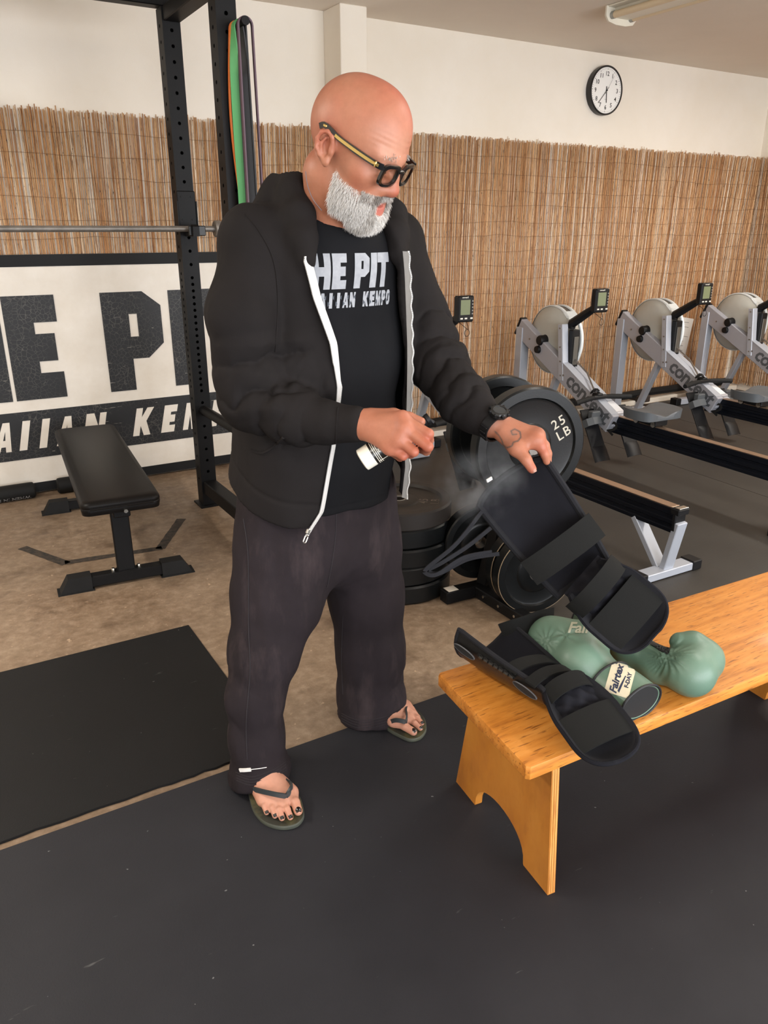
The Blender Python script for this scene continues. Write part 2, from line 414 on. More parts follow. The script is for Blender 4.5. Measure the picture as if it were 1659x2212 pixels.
# ---------------------------------------------------------------- mats, tape, bits along the wall
def rubber(name, c1, c2, ribs=False, rough=.62):
    m = mat(name, c1, rough, spec=.3); q = Nt(m); c = q.coord()
    x = q.ramp(q.noise(c, 2.4, 6, .6), (.3, c1), (.75, c2))
    sp = q.ramp(q.noise(c, 70, 2, .4), (.79, 0.), (.82, .6)); x = q.mix(sp, x, '#9b9b9b')
    sc = q.ramp(q.noise(q.coord((3, 14, 1)), 3.1, 3, .6), (.71, 0.), (.76, .25)); x = q.mix(sc, x, '#8a8a88')
    q.l(x, q.b.inputs['Base Color'])
    bp = q.n('Bump', Strength=.22, Distance=.002)
    if ribs:
        wv = q.n('TexWave', Scale=52., bands_direction='X'); q.l(c, wv.inputs['Vector']); q.l(wv.outputs['Fac'], bp.inputs['Height']); bp.inputs['Strength'].default_value = .35
    else: q.l(q.noise(c, 260, 3), bp.inputs['Height'])
    q.l(bp.outputs[0], q.b.inputs['Normal']); return m
M_mat = rubber('rubber_mat', '#0d0d0e', '#131314'); M_mat2 = rubber('rubber_mat_front', '#1f1f23', '#28282c'); M_rib = rubber('ribbed_rubber', '#37332f', '#423f3b', True, .5)
def mat_thing(x0, x1, y0, y1, h, m, label, grp='rubber floor mats', skew=0., rag=0):
    c = ((x0 + x1) / 2, (y0 + y1) / 2, 0); n = 90
    top = [(x0 + (x1 - x0) * i / n, y1 ) for i in range(n + 1)]
    bot = [(x0 + (x1 - x0) * i / n, y0 + (rnd.uniform(0, .006) if rag else 0)) for i in range(n + 1)]
    poly = [(p[0] - c[0] + (skew if p[1] > c[1] else -skew), p[1] - c[1]) for p in bot + top[::-1]]
    o = MB().prism(poly, (0, 0, 0), (1, 0, 0), (0, 1, 0), h).build('rubber_mat', m, None, 30); o.location = c
    return tag(o, label, 'mat', grp)
mat_thing(-2.2, .715, 1.838, 2.722, .008, M_mat, 'black rubber mat on the concrete beside the gym bench', rag=1)
mat_thing(-2.6, 5.2, -2.2, 1.806, .010, M_mat2, 'wide black rubber mat under the man and the wooden bench')
mat_thing(2.05, 4.155, 1.815, 4.66, .006, M_rib, 'ribbed grey rubber mat under the nearest rowing machine', skew=.1)
mat_thing(4.16, 5.21, 1.815, 4.66, .006, M_rib, 'ribbed grey rubber mat under the second rowing machine', skew=.1)
mat_thing(5.215, 6.7, 1.815, 4.66, .006, M_rib, 'ribbed grey rubber mat under the farther rowing machines', skew=.1)
M_tape = mat('black_tape', '#262422', .7, col2='#4b4036', vscale=40, var=.25)
t = thing('floor_tape', 'worn black tape marked in three strips across the concrete floor', 'tape', (.6, 3.6, 0))
def tape(a, b, w):
    a, b = Vector(a), Vector(b); d = (b - a).normalized(); x = d.cross(Vector((0, 0, 1))) * w / 2; n = 16; mb = MB(); vs = []
    for i in range(n + 1):
        p = a.lerp(b, i / n); j = rnd.uniform(.9, 1.03); vs += [p - x * j + Vector((0, 0, .0012)), p + x * j + Vector((0, 0, .0012))]
    mb.add(vs, [(2 * i, 2 * i + 1, 2 * i + 3, 2 * i + 2) for i in range(n)]); part(mb, 'tape_strip', M_tape, t)
tape((0.2528,3.9337,0.0000), (0.4071,3.6138,0.0000), .05); tape((0.4015,3.6296,0.0000), (0.8463,3.5745,0.0000), .05); tape((0.8352,3.5675,0.0000), (1.0503,3.9273,0.0000), .05)
sx, sy, sz = (6.0198,4.7800,0.5538)
t = thing('notice_sheet', 'white printed sheet hanging tilted on the reeds behind a rowing machine', 'sheet', (sx, YB - .045, sz))
Mr = Matrix.Rotation(R(9), 3, 'Y')
part(MB().box((sx, YB - .04, sz), (.235, .006, .34), .001, Mr), 'sheet', M_face, t)
mb = MB()
for i in range(7): mb.box(Vector((sx, YB - .0437, sz)) + Mr @ Vector((-.02 + .03 * (i % 2), 0, .13 - .042 * i)), (.16 - .04 * (i % 3), .001, .004), 0, Mr)
part(mb, 'print', M_grey, t, 0)
M_rub = mat('black_rubber', '#111111', .7, col2='#181818', vscale=9, spec=.3, bump=.2)
t = thing('bar_rail', 'black padded tube lying on blocks at the foot of the reed wall', 'tube', (5.0, 4.72, .05))
part(MB().tube([(3.1 + .2 * i, 4.71 + .01 * math.sin(i), .098 + .004 * math.sin(i * 1.7)) for i in range(19)], .034, 10), 'tube', M_rub, t)
for x in (3.6, 4.55, 5.45, 6.35): part(MB().box((x, 4.70, .06), (.13, .15, .06), .008), 'block', mat('dark_block', '#3a2f28', .7), t)

# ---------------------------------------------------------------- power rack and barbell
M_rack = mat('rack_black', '#0c0c0d', .48, col2='#121112', vscale=14, spec=.2, bump=.15, bscale=300)
M_rub2 = mat('bumper_rubber', '#0a0b0b', .33, col2='#121415', vscale=5, var=.5, spec=.32, bump=.1, bscale=200)
M_chrome = mat('bolt_metal', '#c8c5bd', .25, 1.)
M_bar = mat('worn_bar_steel', '#8f8982', .42, .45, col2='#6a655f', vscale=18, bump=.15, bscale=400)
def circ(x, y, r, n=12): return [(x + r * math.cos(2 * math.pi * k / n), y + r * math.sin(2 * math.pi * k / n)) for k in range(n)]
def post(t, x0, x1, y0, y1, z1, zs):
    W = x1 - x0; D = y1 - y0; th = .005; mb = MB()
    mb.prism([(0, 0), (W, 0), (W, z1), (0, z1)], (x0, y0 + th, 0), (1, 0, 0), (0, 0, 1), th, [circ(W / 2, z, .0082)[::-1] for z in zs])
    mb.prism([(0, 0), (D - th, 0), (D - th, z1), (0, z1)], (x0 + th, y1, 0), (0, -1, 0), (0, 0, 1), th, [circ((D - th) / 2, z + .02, .0082)[::-1] for z in zs])
    mb.box((x1 - th / 2, (y0 + y1) / 2 + .002, z1 / 2), (th, D - .006, z1 - .002)).box(((x0 + x1) / 2, y1 - th / 2, z1 / 2), (W - .012, th, z1 - .002))
    part(mb, 'upright', M_rack, t, 30)
zs = [z for z in (.14 + .065 * i for i in range(8))] + [.66 + .0325 * i for i in range(19)] + [1.31 + .0648 * i for i in range(17)]
rk = thing('power_rack', 'black steel power rack with perforated uprights between bench and man', 'power rack', (.35, 3.75, 0))
post(rk, 1.216, 1.301, 4.05, 4.135, 2.44, zs); post(rk, 1.226, 1.311, 3.36, 3.445, 2.44, zs)
post(rk, -.64, -.555, 4.05, 4.135, 2.44, zs[::3]); post(rk, -.64, -.555, 3.36, 3.445, 2.44, zs[::3])
for y in (4.093, 3.403):
    for x in (1.262, -.598):
        part(MB().box((x, y, .006), (.135, .135, .012), .002), 'foot_plate', M_rack, rk)
        for sx_ in (-.052, .052): part(MB().cyl((x + sx_, y - .055, .012), (x + sx_, y - .055, .02), .009, n=6), 'bolt', M_rack, rk)
for x in (1.262, -.598):
    part(MB().box((x, 3.7475, 2.412), (.08, .60, .062), .004), 'top_beam', M_rack, rk)
    part(MB().box((x, 3.7475, .115), (.074, .60, .074), .004), 'base_rail', M_rack, rk)
    part(MB().tube([(x, 3.45, .553), (x, 4.05, .553)], .026, 14), 'safety_tube', M_rack, rk)
part(MB().box((.33, 4.093, 2.475), (1.94, .07, .066), .004), 'cross_beam', M_rack, rk)
part(MB().tube([(-.6, 3.42, 2.475), (1.27, 3.42, 2.475)], .017, 12), 'pull_up_bar', M_rack, rk)
def jcup(x):
    mb = MB().box((x, 4.045, 1.575), (.093, .011, .165), .004).box((x - .048, 4.06, 1.55), (.006, .05, .12)).box((x + .048, 4.06, 1.55), (.006, .05, .12))
    part(mb, 'cup_plate', M_rack, rk)
    part(MB().prism([(0, 0), (.125, 0), (.125, .045), (.115, .055), (.10, .055), (.10, .018), (.02, .018), (.0, .018)], (x + .016, 4.045, 1.446), (0, -1, 0), (0, 0, 1), .032)
         , 'cup_hook', M_rack, rk)
    part(MB().box((x + .012, 3.945, 1.472), (.085, .010, .048), .004), 'cup_lip', M_blk, rk)
    for dx in (-.025, .025):
        for dz in (-.055, .05): part(MB().cyl((x + dx, 4.0395, 1.58 + dz), (x + dx, 4.037, 1.58 + dz), .005, n=8), 'bolt', M_rack, rk)
jcup(1.258); jcup(-.598)
peg = part(MB().tube([(1.297, 3.36, 2.232), (1.297, 3.24, 2.236)], .0145, 14).tube([(1.297, 3.241, 2.236), (1.297, 3.229, 2.236)], .0165, 14), 'band_peg', M_rack, rk)
bz = 1.481; by = 3.985
t = thing('barbell', 'grey steel barbell racked across the power rack at chest height', 'barbell', (.33, by, bz))
part(MB().tube([(-.9, by, bz), (1.372, by, bz)], .0142, 16), 'shaft', M_bar, t)
for s in (1, -1):
    q = lambda d: (.236 + s * (1.136 + d), by, bz)
    part(MB().lathe([(0, 0), (.036, 0), (.04, .004), (.04, .03), (.034, .036), (.0252, .04), (.0252, .43), (.02, .435), (0, .435)], q(0), (s, 0, 0), 24), 'sleeve', M_bar, t)
# resistance bands over the peg: flat loops hanging side by side
def band(label, col, y, w, xl, xr, z0, drop, th, spread):
    m = mat('band_latex', col, .55, col2=col, bump=.1); px, pz = 1.297, 2.236
    t = thing('resistance_band', label, 'resistance band', (px, y, pz), group='bands on the rack peg')
    P = []; n = 18
    for i in range(n + 1):
        f = 1 - i / n; P.append((px - xl - spread * math.sin(f * 3.1) * .5 - .006 * f, y - .004 * math.sin(f * 5), pz - drop * f - .02 * (1 - f)))
    for i in range(1, 9):
        a = math.pi * (1 - i / 8.); P.append((px + .5 * (xr - xl) + .5 * (xl + xr) * math.cos(a), y, pz - .004 + (.021 + z0) * math.sin(a)))
    for i in range(1, n + 1):
        f = i / n; P.append((px + xr + .01 * f + spread * math.sin(f * 3.1) * .3, y + .005 * math.sin(f * 4), pz - drop * f - .004))
    P.append((px + .0, y, pz - drop - .02))
    mb = MB().tube(P, 1., 4, False, True, flat=(w, th), up=(0, 1, 0))
    # strips lie flat: width along the peg
    part(mb, 'loop', m, t, 40); return t
def band2(label, col, y, w, xl, xr, drop, th, bow=0., twist=0.):
    m = mat('band_latex', col, .55, bump=.1); px, pz = 1.297, 2.236
    t = thing('resistance_band', label, 'resistance band', (px, y, pz), group='bands on the rack peg')
    mid = []; n = 22
    for i in range(n + 1):
        f = 1 - i / n; mid.append((px - xl - bow * math.sin(min(1, f * 1.6) * math.pi) , pz - .012 - drop * f, twist * min(1, f * 6)))
    for i in range(1, 10):
        a = math.pi * (1 - i / 10.); mid.append((px + .5 * (xr - xl) + .5 * (xl + xr) * math.cos(a), pz - .012 + .029 * math.sin(a), 0))
    for i in range(n + 1):
        f = i / n; mid.append((px + xr + .012 * f, pz - .012 - drop * f, 0))
    for i in range(1, 8):
        a = math.pi * i / 8.; mid.append((px + .5 * (xr - xl) + .006 + (.5 * (xl + xr) + .006) * math.cos(a), pz - .012 - drop - .03 * math.sin(a), 0))
    vs = []; N_ = len(mid)
    for i in range(N_):
        a, b = mid[i - 1], mid[(i + 1) % N_]; d = Vector((b[0] - a[0], 0, b[1] - a[1])).normalized(); nn = Vector((-d.z, 0, d.x)) * th / 2
        c = Vector((mid[i][0], y, mid[i][1])); tw = mid[i][2]; wv = Vector((math.sin(tw), math.cos(tw), 0)) * w / 2
        vs += [c - wv - nn, c + wv - nn, c + wv + nn, c - wv + nn]
    F = [(4 * i + k, 4 * i + (k + 1) % 4, 4 * ((i + 1) % N_) + (k + 1) % 4, 4 * ((i + 1) % N_) + k) for i in range(N_) for k in range(4)]
    part(MB().add(vs, F), 'loop', m, t, 40); return t
band2('thin orange resistance band hanging innermost on the rack peg', '#e07a3a', 3.338, .014, .026, .022, .96, .005, .018)
band2('wide green resistance band hanging on the rack peg', '#5aa768', 3.313, .036, .021, .021, .92, .005, .004, -.95)
band2('broad black resistance band hanging between the green and the purple', '#17171a', 3.278, .040, .0, .012, .98, .006, .0, -.95)
band2('dull purple resistance band hanging outermost on the rack peg', '#5d4652', 3.252, .016, .024, .034, .95, .006, .0)

# ---------------------------------------------------------------- gym bench
M_vinyl = mat('black_vinyl', '#0f0d0c', .42, col2='#151211', vscale=3, spec=.14, bump=.12, bscale=260)
def gym_bench():
    t = thing('gym_bench', 'flat black padded weight bench in front of the lettered sign', 'bench', (.655, 3.83, 0), R(-4.7))
    L2 = .70; W2 = .157
    rows = []
    for z, e in ((.378, -.006), (.376, -.001), (.384, .0), (.402, .003), (.406, .001), (.412, .003), (.424, .001), (.432, -.008), (.436, -.022)):
        ring = []
        hx, hy = W2 + e, L2 + e; rr = .035
        for cx_, cy_, a0 in ((hx - rr, hy - rr, 0), (-hx + rr, hy - rr, 90), (-hx + rr, -hy + rr, 180), (hx - rr, -hy + rr, 270)):
            for k in range(6): a = R(a0 + 18 * k); ring.append((cx_ + rr * math.cos(a), cy_ + rr * math.sin(a), z))
        rows.append(ring)
    V, F = grid_mesh(rows, True); n = len(rows[0]); F += [tuple(range(n))[::-1], tuple(range((len(rows) - 1) * n, len(rows) * n))]
    mb = MB().add(V, F); mb.build('pad', M_vinyl, t, 50)
    MB().tube([(x, -L2 - .003, .404) for x in (-W2 + .03, 0, W2 - .03)], .0035, 6).build('seam_piping', M_vinyl, t)
    for s, yp in ((-1, -.555), (1, .545)):
        MB().beam((0, yp, .05), (0, yp + s * -.015, .375), .075, .04, .004, (0, 1, 0)).build('post', M_rack, t)
        MB().box((0, yp, .035), (.36, .052, .05), .004).build('foot_bar', M_rack, t)
        for q in (-1, 1):
            V = [(q * .15, yp - .036, 0), (q * .15, yp + .036, 0), (q * .285, yp + .036, 0), (q * .285, yp - .036, 0),
                 (q * .15, yp - .031, .068), (q * .15, yp + .031, .068), (q * .245, yp + .031, .068), (q * .245, yp - .031, .068)]
            F = [(0, 1, 2, 3), (7, 6, 5, 4), (0, 4, 5, 1), (1, 5, 6, 2), (2, 6, 7, 3), (3, 7, 4, 0)]
            MB().add(V, [f if q > 0 else f[::-1] for f in F]).build('rubber_foot', M_rub, t)
            MB().box((q * .2175, yp, .003), (.15, .08, .006)).build('rubber_sole', M_rub, t)
        for q in (-1, 1): MB().lathe([(0, .014), (.007, .014), (.009, .01), (.009, 0)], (q * .055, yp, .06), (0, 0, 1), 12).build('bolt', M_chrome, t)
        MB().box((0, yp, .061), (.085, .05, .004)).build('weld_plate', M_rack, t)
    MB().beam((0, -.66, .357), (0, .66, .357), .07, .036, .004).build('spine', M_rack, t)
    MB().box((0, -.60, .37), (.14, .06, .012)).build('pad_bracket', M_rack, t)
    MB().lathe([(0, .012), (.008, .012), (.010, .006), (.010, 0)], (0.012, -.702, .383), (0, -1, 0), 12).build('bolt', M_chrome, t)
gym_bench()
M_txt = mat('grey_lettering', '#8d8d8d', .6)
def roller(x0, x1, label, words):
    t = thing('foam_roller', label, 'foam roller', ((x0 + x1) / 2, 4.725, .047), group='foam rollers under the sign')
    L = x1 - x0
    part(MB().lathe([(0, 0), (.034, 0), (.045, .008), (.0465, .02), (.0465, L - .02), (.045, L - .008), (.034, L), (0, L)], (x0, 4.725, .047), (1, 0, 0), 28), 'foam', M_rub, t)
    if words:
        V, F = text_mesh(words, .034, .0008, align='LEFT'); mb = MB(); vs = []
        for p in V:
            x = x1 - .03 - p[0]; a = R(-12) - (.012 - p[1]) / .047   # upside down round the front of the roller
            a = R(205) + (p[1]) / .047
            vs.append((x, 4.725 + .0472 * math.cos(a), .047 + .0472 * math.sin(a)))
        part(mb.add(vs, [f[::1] for f in F]), 'lettering', M_txt, t, 0)
roller(-.6, .425, 'black foam roller with grey lettering at the foot of the sign', 'WHEN IN DOUBT')
roller(.545, 1.0, 'plain black foam roller half hidden behind the gym bench', None)

# ---------------------------------------------------------------- bumper plates
M_pl_txt = mat('plate_lettering', '#b9b3a2', .5); M_pl_dark = mat('plate_lettering_dark', '#5a5048', .6); M_pl_top = mat('dusty_rubber', '#28221e', .5, spec=.3, col2='#211d1a', vscale=6, bump=.12)
M_worn = mat('worn_edge_tan', '#8a7860', .6)
def plate_prof(r, th):
    h = th / 2
    half = [(.026, h * .75), (.028, h * .8), (.075, h * .8), (.085, h * .68), (.088, h * .60), (r * .76, h * .60), (r * .80, h * .68), (r * .825, h), (r * .97, h), (r, h * .8)]
    return half, h
def plate(label, c, axis, r, th, words, grp, col=None, tm=None, up=(0, 0, 1)):
    t = thing('weight_plate', label, 'weight plate', c, group=grp); half, h = plate_prof(r, th)
    prof = [(a, b) for a, b in half] + [(a, -b) for a, b in half[::-1]]; prof = prof + [prof[0]]
    part(MB().lathe(prof, c, axis, 72), 'disc', col or M_rub2, t, 28)
    part(MB().lathe([(.0262, h * .62), (.0262, h * .84), (.034, h * .84), (.034, h * .78)], c, axis, 28), 'hub_ring', M_bar, t)
    if r < .2: part(MB().tube([Vector(c) + Vector(axis).normalized() * h * .92 + (frame(axis)[0] * math.cos(a) + frame(axis)[1] * math.sin(a)) * r * .985 for a in np.linspace(0, 2 * math.pi, 60, False)], .0016, 5, closed=True), 'worn_edge', M_worn, t)
    if words:
        n = Vector(axis).normalized(); u = Vector(up).cross(n).normalized(); v = n.cross(u)
        for wd, pos, rad, rot in words:
            a = R(rot); uu = u * math.cos(a) + v * math.sin(a); vv = -u * math.sin(a) + v * math.cos(a); ct = Vector(c) + n * (h * .60 + .0006) + (u * math.cos(R(pos)) + v * math.sin(R(pos))) * r * rad
            for k, line in enumerate(wd.split('\n')):
                mb = put_text(MB(), line, ct + vv * (.006 - .05 * k) * r / .225, uu, vv, .054 * r / .225, bold=.0004, align='CENTER', space=1.2)
                part(mb, 'lettering', tm or M_pl_txt, t, 0)
    return t
sxc, syc = 1.64, 2.64
hts = (0., .083, .166, .249, .330); lab = ('lowest black bumper plate in the floor stack behind the man', 'second black bumper plate from the floor in the stack behind the man', 'middle black bumper plate of the floor stack behind the man',
     'fourth black bumper plate up in the stack behind the man', 'topmost dusty black bumper plate of the stack behind the man')
for i, hz in enumerate(hts):
    th = .081 if i < 4 else .076
    plate(lab[i], (sxc + (.004, -.003, .006, .002, 0)[i], syc + (0, .005, -.004, .003, 0)[i], hz + th / 2 + .0005), (0, 0, 1), .226, th, (('45\nLB', -38, .58, 232 - 180),) if i == 4 else None, 'stacked bumper plates', M_pl_top if i == 4 else None, M_pl_dark, up=(0, 1, 0))
# plate tree: mast with pegs, two cross feet and a long rail
TX, TY, yaw = 1.938, 2.30, R(-13)
tn = Vector((math.sin(yaw), -math.cos(yaw), 0)); tu = Vector((math.cos(yaw), math.sin(yaw), 0))
tt = thing('plate_tree', 'black steel plate tree with floor rails holding plates by the bench', 'plate rack', (TX, TY, 0))
T0 = Vector((TX, TY, 0)); Zv = Vector((0, 0, 1))
part(MB().beam(T0 + tn * -.02 + Zv * .06, T0 + Zv * .80, .06, .06, .004, tn), 'mast', M_rack, tt)
part(MB().beam((1.70, 2.375, .03), (2.04, 2.36, .03), .055, .055, .004), 'cross_foot', M_rack, tt)
part(MB().beam((1.865, 2.345, .03), (1.865, 1.88, .03), .05, .05, .004), 'floor_rail', M_rack, tt)
part(MB().beam((1.67, 1.86, .03), (2.035, 1.85, .03), .05, .05, .004), 'cross_foot', M_rack, tt)
part(MB().beam((1.90, 2.36, .05), (1.915, 2.31, .32), .05, .05, .004), 'brace', M_rack, tt)
part(MB().add([(1.712, 2.352, .0578), (1.762, 2.350, .0578), (1.764, 2.396, .0578), (1.714, 2.398, .0578)], [(0, 1, 2, 3)]).box((1.74, 2.362, .0582), (.04, .008, .0006)), 'sticker', M_white, tt, 0)
for yy in (2.28, 2.18, 2.08): part(MB().cyl((1.838, yy, .035), (1.834, yy, .035), .006, n=8), 'bolt', M_chrome, tt)
def peg_(z, s, L, dx=0.):
    a = T0 + tu * dx + Zv * z; part(MB().tube([a + tn * s * .03, a + tn * s * (.03 + L)], .0235, 16), 'peg', M_bar, tt)
hi = .715; lo = .20
peg_(hi, 1, .19); peg_(lo, 1, .22, .055); peg_(hi, -1, .17); peg_(lo, -1, .2)
def on_peg(label, z, d, r, th, words=None, s=1, dx=0., sag=.0): plate(label, T0 + tu * dx + tn * s * d + Zv * (z - sag), tn * s, r, th, words, 'plates on the tree')
on_peg('large black bumper plate facing out with pale 25 LB lettering', hi, .165, .225, .062, (('25\nLB', 27, .62, 30),))
on_peg('large bumper plate behind the lettered 25 LB plate on the tree', hi, .085, .222, .055, None, -1, 0, 0)
on_peg('small scuffed plate lowest on the front of the plate tree', lo, .19, .175, .055, None, 1, .055)
on_peg('small plate behind the scuffed lowest plate on the tree', lo, .125, .175, .055, None, 1, .055)
on_peg('small plate on the back peg of the plate tree by the stack', lo + .03, .10, .165, .06, None, -1, -.06)

# ---------------------------------------------------------------- rowing machines
M_fr = mat('silver_frame', '#b3b8c2', .38, .25); M_frd = mat('frame_side', '#a9aab2', .45, .15); M_cage = mat('fan_plastic', '#b9b9b2', .45, col2='#aeada4', vscale=4)
M_cage2 = mat('fan_rim', '#d5dadb', .4); M_mesh = mat('perforated_steel', '#6c6a65', .4, .7); M_seat = mat('grey_seat', '#54585c', .45); M_strap = mat('foot_strap', '#4c4f52', .6)
M_navy = mat('rail_side', '#191d26', .3, .6); M_top = mat('rail_top', '#b49a84', .28, .75); M_lcd = mat('lcd_screen', '#6f7859', .35, coat=.4); M_btn = mat('pale_buttons', '#d9d6cb', .5); M_letter = mat('frame_lettering', '#55585c', .5)  # rail top: tan of the reflected reeds put into the steel colour
M_nyl = mat('black_nylon', '#0f0f11', .5, spec=.3)
def rower():
    t = thing('rowing_machine', '-', 'rowing machine', (0, 0, 0), 0, 'rowing machines along the reed wall')
    B = lambda mb, n, m, s=35., p=None: mb.build(n, m, p or t, s)
    # rail
    prof = [(-.03, 0), (.03, 0), (.03, .016), (.022, .022), (.022, .034), (.03, .040), (.03, .056), (.022, .062), (.022, .076), (.031, .082), (.031, .11), (-.031, .11), (-.031, .082), (-.022, .076), (-.022, .062), (-.03, .056), (-.03, .040), (-.022, .034), (-.022, .022), (-.03, .016)]
    B(MB().prism(prof, (0, 1.52, .222), (1, 0, 0), (0, 0, 1), 1.50), 'rail', M_navy)
    B(MB().box((0, .77, .334), (.05, 1.47, .004), .001), 'rail_top', M_top)
    B(MB().box((0, .012, .322), (.068, .05, .03), .005).box((0, .012, .28), (.066, .02, .1), .004), 'end_cap', M_nyl)
    B(MB().box((0, .004, .3385), (.055, .028, .004), .001), 'end_cap_trim', M_chrome)
    # rear legs
    B(MB().beam((0, .0, .272), (0, .045, .03), .062, .03, .003, (0, 1, 0)), 'rear_leg', M_fr)
    B(MB().beam((0, .24, .228), (0, .075, .03), .062, .03, .003, (0, 1, 0)), 'rear_leg', M_fr)
    f = B(MB().box((0, .05, .022), (.30, .07, .036), .003), 'rear_foot', M_fr)
    for s in (-1, 1): MB().box((s * .175, .05, .024), (.06, .078, .046), .004).build('foot_cap', M_nyl, f)
    # main beam
    a, b = Vector((0, 1.40, .285)), Vector((0, 2.42, .80)); d = (b - a).normalized(); n = Vector((0, -d.z, d.y))
    fx = -.055
    B(MB().beam(a + Vector((fx, 0, 0)), b + Vector((fx, 0, 0)), .055, .13, .004, n), 'main_beam', M_frd)
    B(MB().beam(a + Vector((fx, 0, 0)) + n * .066 + d * .02, a + Vector((fx, 0, 0)) + n * .066 + d * .60, .06, .006, .001, n), 'beam_top_plate', M_fr)
    B(MB().beam(a + Vector((.03, 0, 0)) + d * .0, a + Vector((.03, 0, 0)) + d * .58, .05, .10, .004, n), 'chain_housing', M_fr)
    B(MB().beam(b + Vector((fx, 0, 0)) + d * .001, b + Vector((fx, 0, 0)) + d * .02, .06, .136, .004, n), 'beam_end_cap', M_nyl)
    o = Vector((fx - .0281, 0, 0)) + a + d * .50 - n * .032
    V, F = text_mesh('concept', .155, .004, .18, space=.92); MB().add([o - d * p[0] + n * p[1] for p in V], [f[::1] for f in F]).build('lettering', M_letter, t, 0)
    V, F = text_mesh('2', .13, .003, .18); MB().add([o - d * (p[0] + .50) + n * (p[1] - .01) for p in V], F).build('lettering', M_ink, t, 0)
    for k, m_ in ((.985, .012), (.54, .0)): MB().cyl(a + d * k + Vector((fx - .027, 0, 0)), a + d * k + Vector((fx - .031, 0, 0)), .007, n=8).build('bolt', M_steel, t)
    MB().cyl(a + d * .86 + n * -.005 + Vector((fx - .028, 0, 0)), a + d * .86 + n * -.005 + Vector((fx - .05, 0, 0)), .028, .024, 16).build('beam_knob', M_nyl, t)
    # front legs
    B(MB().beam((fx, 2.40, .80), (fx, 2.40, .05), .07, .075, .004, (0, 1, 0)), 'front_leg', M_fr)
    B(MB().beam((fx + .03, 1.98, .56), (fx + .03, 2.20, .05), .05, .04, .004, (0, 1, 0)), 'leg_brace', M_fr)
    f = B(MB().beam((-.30, 2.40, .03), (.30, 2.40, .03), .07, .05, .004), 'front_foot', M_fr)
    for s in (-1, 1): MB().box((s * .31, 2.40, .032), (.06, .08, .06), .006).build('foot_caster', M_nyl, f)
    B(MB().beam((-.12, 2.20, .03), (.12, 2.20, .03), .05, .04, .004), 'brace_foot', M_fr)
    # flywheel
    c = Vector((.06, 2.16, .732)); r = .232
    B(MB().lathe([(0, .098), (.05, .098), (.12, .09), (.175, .078), (.205, .062), (r, .045)], c, (-1, 0, 0), 56).lathe([(r, -.045), (.205, -.062), (.175, -.078), (.12, -.09), (.05, -.098), (0, -.098)], c, (-1, 0, 0), 56), 'fan_side', M_cage)
    B(MB().lathe([(r, -.05), (r + .008, -.046), (r + .008, -.028), (r, -.024)], c, (-1, 0, 0), 56).lathe([(r, .024), (r + .008, .028), (r + .008, .046), (r, .05)], c, (-1, 0, 0), 56), 'fan_rim', M_cage2)
    B(MB().lathe([(r - .002, -.03), (r - .002, .03)], c, (-1, 0, 0), 56), 'fan_screen', M_mesh)
    an = R(52); q = c + Vector((0, -math.cos(an), math.sin(an))) * (r - .004)
    B(MB().box(q, (.105, .075, .03), .012, Matrix.Rotation(-R(90) + an, 3, 'X').inverted()), 'fan_bridge', M_cage2)
    an = R(-38); q = c + Vector((0, -math.cos(an), math.sin(an))) * (r - .002)
    B(MB().box(q, (.10, .05, .03), .01, Matrix.Rotation(-R(90) + an, 3, 'X').inverted()), 'fan_bridge', M_cage2)
    MB().lathe([(0, .155), (.03, .155), (.036, .145), (.036, .10), (.05, .09)], c, (-1, 0, 0), 20).build('axle_hub', M_nyl, t)
    MB().beam(c + Vector((-.11, -.02, -.03)), c + Vector((-.11, -.21, -.125)), .02, .05, .004, n).build('chain_guard', M_nyl, t)
    # mast, arm and monitor
    B(MB().beam((fx - .005, 1.905, .485), (fx - .005, 1.955, .865), .052, .05, .004, (0, 1, 0)), 'mast', M_fr)
    for k in (.1, .35, .6, .93): MB().cyl((fx - .031, 1.905 + .05 * k, .485 + .38 * k), (fx - .034, 1.905 + .05 * k, .485 + .38 * k), .006, n=8).build('mast_bolt', M_steel, t)
    B(MB().box((.0, 1.90, .70), (.068, .045, .26), .006), 'handle_hook', M_nyl)
    B(MB().box((.0, 1.875, .69), (.04, .006, .19), .002), 'hook_slot', M_mesh)
    B(MB().tube([(.0, 1.94, .84), (.0, 1.93, .87), (.01, 1.80, .95), (.02, 1.72, 1.0)], [.03, .032, .028, .022], 10), 'monitor_arm', M_nyl)
    mo = B(MB().box((.035, 1.72, 1.035), (.115, .05, .15), .008), 'monitor', M_nyl)
    MB().box((.028, 1.6945, 1.045), (.068, .002, .085), .0006).build('screen', M_lcd, mo)
    for i in range(5): MB().box((.079, 1.6945, 1.08 - .018 * i), (.009, .002, .009), .0006).build('button', M_steel, mo)
    for x in (.003, .034, .074): MB().box((x, 1.6945, .982), (.018, .002, .009), .0006).build('button', M_btn, mo)
    put_text(MB(), 'concept2', (.004, 1.6945, 1.098), (1, 0, 0), (0, 0, 1), .012, bold=.0003).build('lettering', M_btn, mo, 0)
    pts = [(.055, 1.72, .96), (.065, 1.715, .935)] + [(.06 + .018 * math.sin(a), 1.715, .915 - .02 + .02 * math.cos(a)) for a in np.linspace(.6, 6.6, 14)] + [(.03, 1.76, .955)]
    MB().tube(pts, .0018, 5).build('cable', M_nyl, t)
    # handle
    h0 = Vector((-.085, 1.50, .445))
    hd = B(MB().tube([h0 + Vector((s * .05, .012, 0)) for s in (-1, 1)], .016, 12).box(h0 + Vector((0, .03, .01)), (.05, .06, .03), .006), 'handle', M_nyl)
